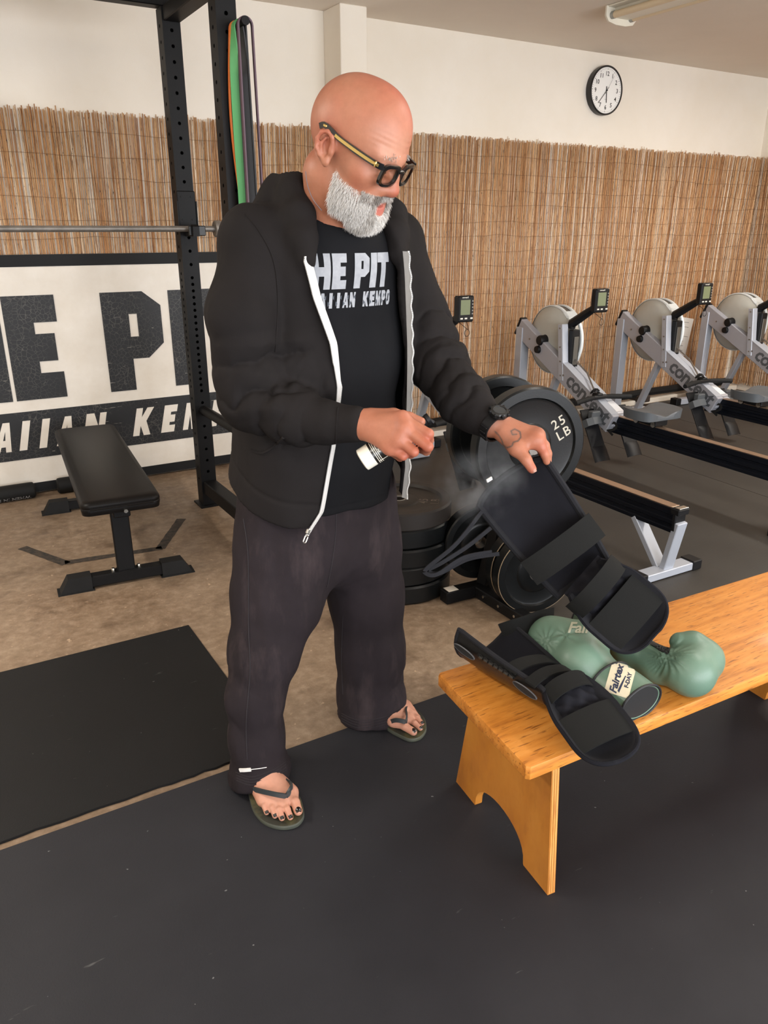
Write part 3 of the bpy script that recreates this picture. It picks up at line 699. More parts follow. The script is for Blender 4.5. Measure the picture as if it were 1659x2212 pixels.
    for s in (-1, 1): MB().tube([h0 + Vector((s * x, y, z)) for x, y, z in ((.045, .012, 0), (.10, .002, -.002), (.17, -.015, -.006), (.235, -.03, -.01))], [.014, .0165, .0165, .0155], 12).build('grip', M_rub, hd)
    MB().tube([h0 + Vector((0, .04, .005)), Vector((.0, 1.74, .56)), Vector((.0, 1.87, .63))], .006, 6).build('chain', M_steel, hd)
    MB().tube([h0 + Vector((.03 * math.cos(a), .05 + .03 * math.sin(a), .03 + .012 * math.sin(2 * a))) for a in np.linspace(0, 5.5, 12)], .006, 6).build('swivel', M_nyl, hd)
    # foot stretchers
    B(MB().box((.0, 1.47, .31), (.12, .14, .1), .01), 'stretcher_block', M_frd)
    B(MB().add([(-.035, 1.52, .405), (.05, 1.52, .405), (.05, 1.40, .352), (-.035, 1.40, .352)], [(3, 2, 1, 0)]), 'white_plate', mat('white_plate', '#e4e6ea', .4))
    for s in (-1, 1):
        x = s * .14; u = Vector((0, 1.56, .36)); l = Vector((0, 1.37, .055)); dd = (l - u).normalized(); nn = Vector((0, dd.z, -dd.y))
        p = B(MB().beam(u + Vector((x, 0, 0)), l + Vector((x, 0, 0)), .115, .012, .003, nn), 'foot_plate', M_nyl)
        cc = l + Vector((x, 0, 0)); rows = [[cc + Vector((.062 * math.cos(k), 0, 0)) - dd * q + (-nn if nn.y > 0 else nn) * (.03 * math.sin(k)) * sc_ for k in np.linspace(0, math.pi, 9)] for q, sc_ in ((-.005, 1.), (.07, .9), (.1, .3))]
        V, F = grid_mesh(rows); MB().add(V, F).build('heel_cup', M_nyl, p)
        sp = [u + Vector((x, 0, 0)) + dd * .10 + Vector((w_, 0, 0)) + (-nn if nn.y > 0 else nn) * hh for w_, hh in ((-.066, .0), (-.062, .04), (-.03, .065), (.03, .065), (.062, .04), (.066, .0))]
        MB().tube(sp, 1., 4, True, False, flat=(.004, .05), up=dd).build('foot_strap', M_strap, p)
        MB().box(u + Vector((x - s * .0, -.075, -.02)), (.07, .045, .05), .006).build('strap_buckle', M_strap, p)
    # seat
    sy = 1.14; rows = []
    for j, (y, w) in enumerate(((-.125, .10), (-.12, .135), (-.09, .155), (-.02, .165), (.05, .16), (.095, .14), (.115, .10))):
        rows.append([(w * u_, sy + y, .42 + .018 * (abs(u_) ** 2) * 1.3 - .014 * math.exp(-(u_ / .28) ** 2) * (1 if y < .02 else .4) - (.012 if j in (0, 6) else 0)) for u_ in np.linspace(-1, 1, 17)])
    V, F = grid_mesh(rows); nV = len(V); V2 = V + [(p[0] * .97, sy + (p[1] - sy) * .97, .385) for p in V]; F2 = F + [tuple(i + nV for i in f[::-1]) for f in F]
    m_, n_ = 7, 17; loop = [j for j in range(n_)] + [i * n_ + n_ - 1 for i in range(1, m_)] + [(m_ - 1) * n_ + j for j in range(n_ - 2, -1, -1)] + [i * n_ for i in range(m_ - 2, 0, -1)]
    F2 += [(loop[(k + 1) % len(loop)], loop[k], loop[k] + nV, loop[(k + 1) % len(loop)] + nV) for k in range(len(loop))]
    se = B(MB().add(V2, F2), 'seat', M_seat, 50)
    MB().box((0, sy, .362), (.10, .19, .035), .004).build('carriage', M_nyl, se)
    for s in (-1, 1):
        for q in (-.07, .07): MB().cyl((s * .028, sy + q, .352), (s * .05, sy + q, .352), .018, n=14).build('roller', M_chrome, se)
    return t
r0 = rower()
labs = ('rowing machine nearest the man, rail end beside the bench, mostly hidden by him', 'rowing machine with its whole flywheel seen right of the bumper plates', 'rowing machine with the white sheet hanging behind its flywheel', 'farthest rowing machine from the man, its seat out of view')
for i, (x, y, rz) in enumerate(((2.715, 2.035, -.8), (3.745, 2.04, -3.2), (4.80, 2.06, -3.4), (5.85, 2.08, -3.6))):
    o = r0 if i == 0 else copy_tree(r0)
    o.location = (x, y, .006); o.rotation_euler = (0, 0, R(rz)); o['label'] = labs[i]

# ---------------------------------------------------------------- soft shapes: distance fields turned into one surface
def smin(a, b, k):
    h = np.maximum(k - np.abs(a - b), 0) / k; return np.minimum(a, b) - h * h * k * .25
class Soft:
    def __init__(s, lo, hi, h):
        s.lo = np.array(lo, float); s.h = h; n = np.ceil((np.array(hi) - s.lo) / h).astype(int) + 1
        s.ax = [(s.lo[i] + h * np.arange(n[i])).astype(np.float32) for i in range(3)]
        s.d = np.full(n, 1.0, np.float32)
    def put(s, fn, lo, hi, k=.01, mode='+'):
        m = k + 3 * s.h; sl = []
        for i in range(3):
            a = int(np.searchsorted(s.ax[i], lo[i] - m)); b = int(np.searchsorted(s.ax[i], hi[i] + m)); sl.append(slice(a, max(b, a)))
        sl = tuple(sl); X = s.ax[0][sl[0]][:, None, None]; Y = s.ax[1][sl[1]][None, :, None]; Z = s.ax[2][sl[2]][None, None, :]
        if 0 in (X.size, Y.size, Z.size): return s
        q = fn(X, Y, Z); D = s.d[sl]
        if mode == '+': s.d[sl] = smin(D, q, k)
        elif mode == '-': s.d[sl] = -smin(-D, q, k)
        else: s.d[sl] = -smin(-D, -q, k)
        return s
    def cap(s, a, b, r1, r2=None, k=.01, mode='+'):
        r2 = r1 if r2 is None else r2; a = np.array(a, float); b = np.array(b, float); ab = b - a; L = float(ab @ ab) + 1e-9
        def fn(X, Y, Z):
            t = np.clip(((X - a[0]) * ab[0] + (Y - a[1]) * ab[1] + (Z - a[2]) * ab[2]) / L, 0, 1)
            return np.sqrt((X - a[0] - t * ab[0]) ** 2 + (Y - a[1] - t * ab[1]) ** 2 + (Z - a[2] - t * ab[2]) ** 2) - (r1 + (r2 - r1) * t)
        R_ = max(r1, r2); return s.put(fn, np.minimum(a, b) - R_, np.maximum(a, b) + R_, k, mode)
    def chain(s, P, k=.01, mode='+'):
        for (a, ra), (b, rb) in zip(P, P[1:]): s.cap(a, b, ra, rb, k, mode)
        return s
    def ell(s, c, r, M=None, k=.01, mode='+'):
        """ellipsoid with radii r along the rows of M"""
        c = np.array(c, float); M = np.eye(3) if M is None else np.array(M, float); r = np.array(r, float)
        def fn(X, Y, Z):
            x, y, z = X - c[0], Y - c[1], Z - c[2]
            q = [(M[i][0] * x + M[i][1] * y + M[i][2] * z) for i in range(3)]
            k0 = np.sqrt(sum((q[i] / r[i]) ** 2 for i in range(3))); k1 = np.sqrt(sum((q[i] / r[i] ** 2) ** 2 for i in range(3)))
            return k0 * (k0 - 1) / np.maximum(k1, 1e-6)
        R_ = r.max(); return s.put(fn, c - R_, c + R_, k, mode)
    def tube(s, a, b, r1, r2, u, k=.01, mode='+', e=2.0):
        """flattened limb from a to b: (half width along u, half depth) at each end"""
        a = np.array(a, float); b = np.array(b, float); ab = b - a; L = np.linalg.norm(ab); w = ab / L
        u = np.array(u, float); u = u - w * (u @ w); u /= np.linalg.norm(u); v = np.cross(w, u)
        def fn(X, Y, Z):
            x, y, z = X - a[0], Y - a[1], Z - a[2]
            t = x * w[0] + y * w[1] + z * w[2]; f = np.clip(t / L, 0, 1); o = t - f * L
            ra = r1[0] + (r2[0] - r1[0]) * f; rb = r1[1] + (r2[1] - r1[1]) * f; m = np.minimum(ra, rb)
            p = (np.abs(x * u[0] + y * u[1] + z * u[2]) / ra) ** e + (np.abs(x * v[0] + y * v[1] + z * v[2]) / rb) ** e + (np.abs(o) / m) ** e
            return (p ** (1 / e) - 1) * m
        R_ = max(*r1, *r2); return s.put(fn, np.minimum(a, b) - R_, np.maximum(a, b) + R_, k, mode)
    def plane(s, p, n, k=.004, lo=None, hi=None):
        """cut away what lies in front of the plane"""
        p = np.array(p, float); n = np.array(n, float); n /= np.linalg.norm(n)
        return s.put(lambda X, Y, Z: (X - p[0]) * n[0] + (Y - p[1]) * n[1] + (Z - p[2]) * n[2], s.lo if lo is None else lo, s.lo + 99 if hi is None else hi, k, 'x')
    def surface(s, relax=1):
        d = s.d; I = d < 0; n = np.array(d.shape)
        C = [I[i:n[0] - 1 + i, j:n[1] - 1 + j, k:n[2] - 1 + k] for i in (0, 1) for j in (0, 1) for k in (0, 1)]
        cnt = sum(c.astype(np.int8) for c in C); act = (cnt > 0) & (cnt < 8); cells = np.argwhere(act); m = len(cells)
        vid = np.full(act.shape, -1, np.int64); vid[act] = np.arange(m)
        acc = np.zeros((m, 3)); num = np.zeros(m); cs = [(i, j, k) for i in (0, 1) for j in (0, 1) for k in (0, 1)]
        val = {c: d[cells[:, 0] + c[0], cells[:, 1] + c[1], cells[:, 2] + c[2]] for c in cs}
        for a in cs:
            for x in range(3):
                if a[x]: continue
                b = list(a); b[x] = 1; b = tuple(b); va, vb = val[a], val[b]; cr = (va < 0) != (vb < 0)
                t = np.where(cr, va / np.where(cr, va - vb, 1), 0); p = np.tile(np.array(a, float), (m, 1)); p[:, x] = t
                acc[cr] += p[cr]; num[cr] += 1
        V = s.lo + s.h * (cells + acc / num[:, None]); Q = []
        for x in range(3):
            y, z = (x + 1) % 3, (x + 2) % 3
            sa = [slice(None)] * 3; sb = [slice(None)] * 3; sa[x] = slice(0, -1); sb[x] = slice(1, None)
            A, B = I[tuple(sa)], I[tuple(sb)]; e = np.argwhere(A != B); e = e[(e[:, y] > 0) & (e[:, z] > 0) & (e[:, y] < n[y] - 1) & (e[:, z] < n[z] - 1)]
            f = A[tuple(e.T)]; q = []
            for oy, oz in ((-1, -1), (0, -1), (0, 0), (-1, 0)):
                c = e.copy(); c[:, y] += oy; c[:, z] += oz; q.append(vid[tuple(c.T)])
            q = np.stack(q, 1); q[~f] = q[~f][:, ::-1]; Q.append(q)
        Q = np.concatenate(Q); Q = Q[(Q >= 0).all(1)]
        for _ in range(relax): V = relaxed(V, Q)
        return V, Q
def relaxed(V, Q, f=.5):
    S = np.zeros_like(V); c = np.zeros(len(V))
    for a, b in ((0, 1), (1, 2), (2, 3), (3, 0)):
        for i, j in ((a, b), (b, a)):
            for x in range(3): S[:, x] += np.bincount(Q[:, i], V[Q[:, j], x], len(V))
            c += np.bincount(Q[:, i], minlength=len(V))
    return V * (1 - f) + f * S / np.maximum(c, 1)[:, None]
def normals(V, Q):
    n = np.cross(V[Q[:, 2]] - V[Q[:, 0]], V[Q[:, 3]] - V[Q[:, 1]]); N_ = np.zeros_like(V)
    for i in range(4):
        for x in range(3): N_[:, x] += np.bincount(Q[:, i], n[:, x], len(V))
    return N_ / np.maximum(np.linalg.norm(N_, axis=1), 1e-12)[:, None]
def qmesh(name, V, Q, material, parent=None, attrs=None, smooth=True, loc=None):
    l = np.array(loc if loc is not None else (0, 0, 0), float)
    if loc is None and parent is not None:
        q = parent
        while q is not None: l = l + np.array(q.location); q = q.parent
    me = bpy.data.meshes.new(name); me.vertices.add(len(V)); me.vertices.foreach_set('co', (V - l).astype(np.float32).ravel())
    k = Q.shape[1]; me.loops.add(len(Q) * k); me.loops.foreach_set('vertex_index', Q.astype(np.int32).ravel())
    me.polygons.add(len(Q)); me.polygons.foreach_set('loop_start', np.arange(0, len(Q) * k, k, dtype=np.int32))
    me.update(calc_edges=True); me.validate()
    if smooth: me.shade_smooth()
    for a, v in (attrs or {}).items():
        t = me.attributes.new(a, 'FLOAT', 'POINT'); t.data.foreach_set('value', v.astype(np.float32))
    o = link(name, me, parent, material)
    if loc is not None: o.location = loc
    return o
from mathutils.bvhtree import BVHTree
def bvh(V, Q): return BVHTree.FromPolygons([Vector(p) for p in V], [tuple(int(i) for i in q) for q in Q])
def dice(V2, F, L):
    """split flat triangles until no edge is longer than L"""
    T = []
    for f in F:
        for i in range(1, len(f) - 1): T.append((V2[f[0]], V2[f[i]], V2[f[i + 1]]))
    out = []
    while T:
        a, b, c = T.pop(); e = [(math.dist(a, b), a, b, c), (math.dist(b, c), b, c, a), (math.dist(c, a), c, a, b)]; m = max(e)
        if m[0] <= L: out.append((a, b, c)); continue
        _, p, q, r = m; h = tuple((x + y) / 2 for x, y in zip(p, q)); T += [(p, h, r), (h, q, r)]
    ix = {}; V = []; FF = []
    for t in out:
        g = []
        for p in t:
            k = (round(p[0], 6), round(p[1], 6))
            if k not in ix: ix[k] = len(V); V.append(p)
            g.append(ix[k])
        FF.append(tuple(g))
    return V, FF
def printed(tree, V2, F, o, u, v, direction, L=.012, off=.0009, maxd=.3):
    """lay flat lettering on a surface: cast each point from the plane o,u,v along direction"""
    V2, F = dice(V2, F, L); o, u, v, d = Vector(o), Vector(u), Vector(v), Vector(direction).normalized(); P = []; ok = []
    for p in V2:
        s0 = o + u * p[0] + v * p[1]; h, n, i, ds = tree.ray_cast(s0, d, maxd)
        ok.append(h is not None); P.append((h + (n if n.dot(d) < 0 else -n) * off) if h is not None else s0)
    mb = MB().add(P, [f for f in F if all(ok[i] for i in f)]); return mb
def smooth_path(P, n):
    """Catmull-Rom through points"""
    P = [np.array(p, float) for p in P]; m = len(P) - 1; out = []
    for t in np.linspace(0, m, n):
        i = min(int(t), m - 1); f = t - i; p0 = P[max(i - 1, 0)]; p1 = P[i]; p2 = P[i + 1]; p3 = P[min(i + 2, m)]
        out.append(.5 * (2 * p1 + (p2 - p0) * f + (2 * p0 - 5 * p1 + 4 * p2 - p3) * f * f + (3 * p1 - p0 - 3 * p2 + p3) * f ** 3))
    return out
def noise3(P, s, seed=0, octs=3):
    """cheap smooth noise from summed sines"""
    r = np.random.RandomState(seed); o = np.zeros(len(P)); a = 1.
    for _ in range(octs):
        for _ in range(4):
            w_ = r.normal(size=3); w_ /= np.linalg.norm(w_); o += a * .5 * np.sin(P @ w_ * s * 2 * math.pi * r.uniform(.7, 1.3) + r.uniform(0, 6.28))
        s *= 2; a *= .5
    return o / 2

# ---------------------------------------------------------------- wooden bench
def wood(name, c1, c2, c3, st, coat=.35, fleck=.8):
    m = mat(name, c1, .42, coat=coat); q = Nt(m); c = q.coord(st); c0 = q.coord()
    x = q.ramp(q.noise(c, 3.2, 7, .62), (.28, c3), (.48, c1), (.72, c2))
    fl = q.coord((st[0] * 2.2, st[1] * 2.6, st[2] * 2.6)); f = q.ramp(q.noise(fl, 5.5, 2, .5), (.60, 0.), (.68, fleck)); x = q.mix(f, x, '#7a4416')
    bl = q.ramp(q.noise(c0, 4., 4), (.35, .0), (.75, .35)); x = q.mix(bl, x, '#8c5320')
    q.l(x, q.b.inputs['Base Color']); r = q.ramp(q.noise(c0, 9, 4), (.3, .42), (.7, .6)); q.l(r, q.b.inputs['Roughness'])
    bp = q.n('Bump', Strength=.12, Distance=.002); q.l(q.noise(c, 12, 5), bp.inputs['Height']); q.l(bp.outputs[0], q.b.inputs['Normal']); return m
M_oak = wood('varnished_top', '#cf8431', '#e09a48', '#a9641f', (1.6, 14, 14), coat=.06); M_ply = wood('varnished_leg', '#bf7a2c', '#cb8836', '#a8672a', (6, 3, 1.2), fleck=.12); M_edge = wood('ply_edge', '#d8954a', '#e6ad67', '#96531c', (40, 40, .8), fleck=0.)
M_bare = mat('worn_bare_wood', '#cdb08a', .75, col2='#a98258', vscale=60)
bt = thing('wooden_bench', 'long varnished wooden bench holding the gloves and shin guard', 'bench', (1.6, 1.13, .0105))
ztop = .46; zf = .0105; th = .034
pl = [(.901, .949), (2.33, .902), (2.375, 1.286), (.945, 1.336)]
def slab(poly, z0, z1, b):
    c = np.mean(poly, 0); rows = []
    def ring(k, z):
        out = []
        m = len(poly)
        for i in range(m):
            p0, p, p1 = (np.array(poly[j % m]) for j in (i - 1, i, i + 1)); a = (p0 - p) / np.linalg.norm(p0 - p); d = (p1 - p) / np.linalg.norm(p1 - p)
            inn = (a + d); rr = .007
            for t in np.linspace(0, 1, 4): out.append((*(p + a * rr * (1 - t) + d * rr * t + inn * (k - .12 * rr * math.sin(t * math.pi) * 0)), z))
        return out
    for k, z in ((b, z0), (b * .3, z0 + b * .3), (0, z0 + b), (0, z1 - b), (b * .3, z1 - b * .3), (b, z1)): rows.append(ring(k, z))
    V, F = grid_mesh(rows, True); n = len(rows[0]); return MB().add(V, F + [tuple(range(n))[::-1], tuple(range(len(V) - n, len(V)))])
part(slab(pl, ztop - th, ztop, .004), 'seat_slab', M_oak, bt, 40)
def leg(xb, xt, y0, y1, s):
    ud = Vector((-.109, -.994, 0))
    hgt = ztop - th; t_ = .021; w = y1 - y0; poly = [(0, 0), (.103, 0)]
    for a in np.linspace(180, 0, 17): poly.append((.219 + .114 * math.cos(R(a)), .004 + .088 * math.sin(R(a)) ** .8))
    poly += [(w - .10, 0), (w, 0), (w - .026, hgt), (.086, hgt)]
    o = Vector((xb, y1, zf)); hgt -= zf; poly = [(p[0], min(p[1], hgt)) for p in poly]; v = (Vector((xt, y1, hgt + zf)) - o) / hgt
    part(MB().prism(poly, o, ud, v, t_ * s), 'leg', M_ply, bt, 30)
    q = lambda p: o + ud * p[0] + v * p[1]
    e = MB(); n3 = ud.cross(v).normalized() * t_ * s
    for k in range(3):
        a, b_ = .08 + k * .3, .08 + k * .3 + .22
        e.add([q((w + .0006, .004)) + n3 * a, q((w + .0006, .004)) + n3 * b_, q((w - .0254, hgt)) + n3 * b_, q((w - .0254, hgt)) + n3 * a], [(0, 1, 2, 3), (3, 2, 1, 0)])
    part(e, 'ply_edge', M_edge, bt, 0)
    return q, n3
leg(1.106, 1.102, .99, 1.425, 1)
leg(2.215, 2.215, .90, 1.335, -1)
part(MB().beam((1.12, 1.20, .24), (2.17, 1.16, .24), .02, .09, .002), 'stretcher', M_ply, bt)

# ---------------------------------------------------------------- boxing gloves
M_glove = mat('green_leather', '#5d7867', .42, col2='#667f6d', vscale=7, bump=.12, bscale=240); M_glove_d = mat('glove_lining', '#131314', .7)
M_patch = mat('cream_patch', '#e3d9bd', .6, col2='#d8cdb2', vscale=40); M_navyink = mat('navy_ink', '#27304a', .6); M_pale = mat('worn_silver_print', '#a9a892', .6); M_pipe = mat('black_binding', '#151517', .5)
def pleats(V, N_, c, axis, n, amp, r0, r1, ph=0.):
    """stitched pleats radiating from a point"""
    c = np.array(c); ax = np.array(axis, float); ax /= np.linalg.norm(ax); d = V - c; u = np.cross(ax, [0, 0, 1.]); u /= np.linalg.norm(u); v = np.cross(ax, u)
    r = np.linalg.norm(d, axis=1); a = np.arctan2(d @ v, d @ u); f = np.clip((r1 - r) / (r1 - r0), 0, 1) * np.clip(r / (r0 * .5), 0, 1)
    return V + N_ * (amp * f * np.sin(n * a + ph))[:, None]
z0 = ztop
def glove_a():
    t = thing('boxing_glove', 'green boxing glove with cream wrist label lying beside the shin guard', 'boxing glove', (1.23, 1.12, z0), group='green boxing gloves')
    S = Soft((1.08, .88, .44), (1.40, 1.38, .62), .0035)
    A = (1.2121,1.2286,0.5270); B = (1.2581,1.1650,0.5320); C = (1.1991,1.1182,0.5180); D = (1.2065,1.1835,0.5150); Wc = (1.2275,1.0595,0.5080); We = (1.2255,0.9710,0.5020)
    S.cap(A, B, .052, .060, .03).cap(D, C, .050, .055, .03).cap(A, C, .052, .059, .03)
    S.cap((1.2022,1.2663,0.5220), (1.2358,1.2668,0.5280), .027, .034, .016)
    S.cap((1.2101,1.2440,0.5030), (1.1999,1.1386,0.5020), .034, .04, .012)
    ax = np.array(We) - np.array(Wc); ax /= np.linalg.norm(ax)
    S.tube(np.array(Wc) - ax * .05, np.array(We) + ax * .03, (.052, .037), (.05, .036), np.cross(ax, [0, 0, 1.]), .022)
    S.plane(np.array(We) + ax * .012, ax); S.plane((0, 0, z0 + .001), (0, 0, -1), .003)
    V, Q = S.surface(2); N_ = normals(V, Q)
    V = pleats(V, N_, (1.1603,1.1969,0.5500), (-.4, -.6, .7), 15, .0016, .012, .05)
    V = pleats(V, N_, (1.1878,1.1600,0.5800), (-.2, -.5, .9), 5, .0022, .01, .055, 1.)
    qmesh('shell', V, Q, M_glove, t); T = bvh(V, Q)
    # wrist wrap: a leather cuff over the shell, lined in black
    side = np.cross(ax, [0, 0, 1.]); side /= np.linalg.norm(side); up = np.cross(side, ax)
    def ring(c, a, b, n=40): return [tuple(np.array(c) + side * a * math.cos(k) + up * b * math.sin(k)) for k in np.linspace(0, 2 * math.pi, n, False)]
    W0 = np.array(Wc) + ax * .012; W1 = np.array(We) + ax * .018
    V_, F_ = grid_mesh([ring(W0, .052, .037), ring(W0, .0590, .0435), ring(W0 + (W1 - W0) * .5, .0595, .044), ring(W1, .0585, .0430), ring(W1, .054, .039), ring(W1 - ax * .004, .050, .035)], True)
    part(MB().add(V_, F_), 'cuff', M_glove, t, 40)
    for w_ in (W0, W1): part(MB().tube(ring(w_, .0588, .0433), .0032, 8, closed=True), 'binding', M_pipe, t)
    part(MB().add(ring(W1 - ax * .001, .054, .039), [tuple(range(40))]), 'lining', M_glove_d, t, 0)
    TC = BVHTree.FromPolygons([Vector(p) for p in V_], F_)
    vd = np.array((1.2180,0.9896,0.5300)) - np.array((0, 0, 1.48)); vd /= np.linalg.norm(vd)
    o = np.array((1.2187,0.9971,0.5400)); u = np.array((1.1885,0.9861,0.5000)) - np.array((1.2737,1.0411,0.5500)); wid = np.linalg.norm(u); u /= wid; v = np.cross(np.cross(u, -vd), u) ; v = np.cross(-vd, u); v /= np.linalg.norm(v)
    o = np.array((1.1988,0.9954,0.5450)) - vd * .05; u = -u
    # a is across the label, the words run up the wrist
    uu = u; vv = np.cross(-vd, uu)
    def rect(w, h): return [(-w, -h), (w, -h), (w, h), (-w, h)], [(0, 1, 2, 3)]
    mb = printed(TC, *rect(.041, .031), o, uu, vv, vd, .008, .0012); part(mb, 'label', M_patch, t, 0)
    tx, tf = text_mesh('Fairtex', .026, .0009, .25, align='CENTER'); part(printed(TC, [(p[0] - .002, p[1] + .001) for p in tx], tf, o, uu, vv, vd, .008, .0017), 'lettering', M_navyink, t, 0)
    tx, tf = text_mesh('F-DAY', .014, .0006, 0, align='CENTER'); part(printed(TC, [(p[0] + .003, p[1] - .024) for p in tx], tf, o, uu, vv, vd, .008, .0017), 'lettering', M_navyink, t, 0)
    sw = [(-.034, -.006), (-.012, -.009), (.012, -.012), (.012, -.0095), (-.012, -.004), (-.03, -.001)]; part(printed(TC, sw, [tuple(range(6))], o, uu, vv, vd, .008, .0017), 'flourish', M_navyink, t, 0)
    o2 = np.array((1.2137,1.1133,0.6000)); u2 = np.array((1.2616,1.1163,0.5750)) - np.array((1.1950,1.1403,0.5850)); u2 /= np.linalg.norm(u2); vd2 = o2 - np.array((0, 0, 1.48)); vd2 /= np.linalg.norm(vd2); v2 = np.cross(-vd2, u2)
    tx, tf = text_mesh('Fairtex', .040, .0010, .3, align='CENTER')
    half = [(p, i) for i, p in enumerate(tx)]
    part(printed(T, tx, [f for f in tf if min(tx[i][0] for i in f) < -.006], o2, u2, v2, vd2, .01, .001), 'lettering', M_pale, t, 0)
    part(printed(T, tx, [f for f in tf if min(tx[i][0] for i in f) >= -.006], o2, u2, v2, vd2, .01, .001), 'lettering', M_ink, t, 0)
glove_a()
def glove_b():
    t = thing('boxing_glove', 'green boxing glove lying palm up, its curled fist over the bench edge side', 'boxing glove', (1.42, 1.05, z0), group='green boxing gloves')
    S = Soft((1.22, .86, .44), (1.62, 1.36, .64), .0035)
    W = (1.3923,1.2273,0.5080); P1 = (1.3819,1.1236,0.5030); P2 = (1.3823,1.0389,0.5000); K = (1.3942,0.9612,0.5200); K2 = (1.4453,0.9778,0.5300); Tp = (1.4425,1.0020,0.5560); Te = (1.4225,1.0209,0.5600)
    S.chain([(W, .043), (P1, .045), (P2, .041)], .02).cap(P2, K, .039, .051, .016).cap(K, K2, .053, .053, .02).cap(K2, Tp, .050, .034, .014).cap(Tp, Te, .033, .0245, .008)
    S.cap((1.3718,1.0608,0.5300), (1.3706,1.0125,0.5350), .018, .02, .012)
    S.plane((0, 0, z0 + .001), (0, 0, -1), .003)
    V, Q = S.surface(2); N_ = normals(V, Q)
    V = pleats(V, N_, (1.3588,1.0048,0.5500), (-.3, -.6, .7), 26, .0026, .018, .066)
    qmesh('shell', V, Q, M_glove, t); T = bvh(V, Q)
    ax = np.array(W) - np.array(P1); ax /= np.linalg.norm(ax); side = np.cross(ax, [0, 0, 1.]); side /= np.linalg.norm(side); up = np.cross(side, ax)
    ring = lambda c, a, b, n=36: [tuple(np.array(c) + side * a * math.cos(k) + up * b * math.sin(k)) for k in np.linspace(0, 2 * math.pi, n, False)]
    W0 = np.array(W) - ax * .01; W1 = np.array(W) + ax * .07
    V_, F_ = grid_mesh([ring(W0, .043, .04), ring(W0, .0475, .044), ring(W1, .049, .0445), ring(W1, .045, .040), ring(W1 - ax * .004, .042, .037)], True)
    part(MB().add(V_, F_), 'cuff', M_glove, t, 40); part(MB().tube(ring(W1, .048, .0435), .003, 8, closed=True), 'binding', M_pipe, t); part(MB().tube(ring(W0, .0475, .044), .003, 8, closed=True), 'binding', M_pipe, t)
    part(MB().add(ring(W1 - ax * .001, .0435, .0385), [tuple(range(36))]), 'lining', M_glove_d, t, 0)
    vd = np.array((1.3786,1.0420,0.5500)) - np.array((0, 0, 1.48)); vd /= np.linalg.norm(vd)
    a = np.array((1.3587,1.0538,0.5600)); b = np.array((1.3682,1.0037,0.5600)); u = (b - a) / np.linalg.norm(b - a); v = np.cross(-vd, u); L = np.linalg.norm(b - a)
    poly = [(0, -.004), (L * .5, -.007), (L * .92, -.010), (L, -.003), (L * .94, .007), (L * .5, .004), (0, .005)]
    part(printed(T, poly, [tuple(range(7))], a - vd * .03, u, v, vd, .004, .003), 'thumb_slit', M_glove_d, t, 0)
glove_b()

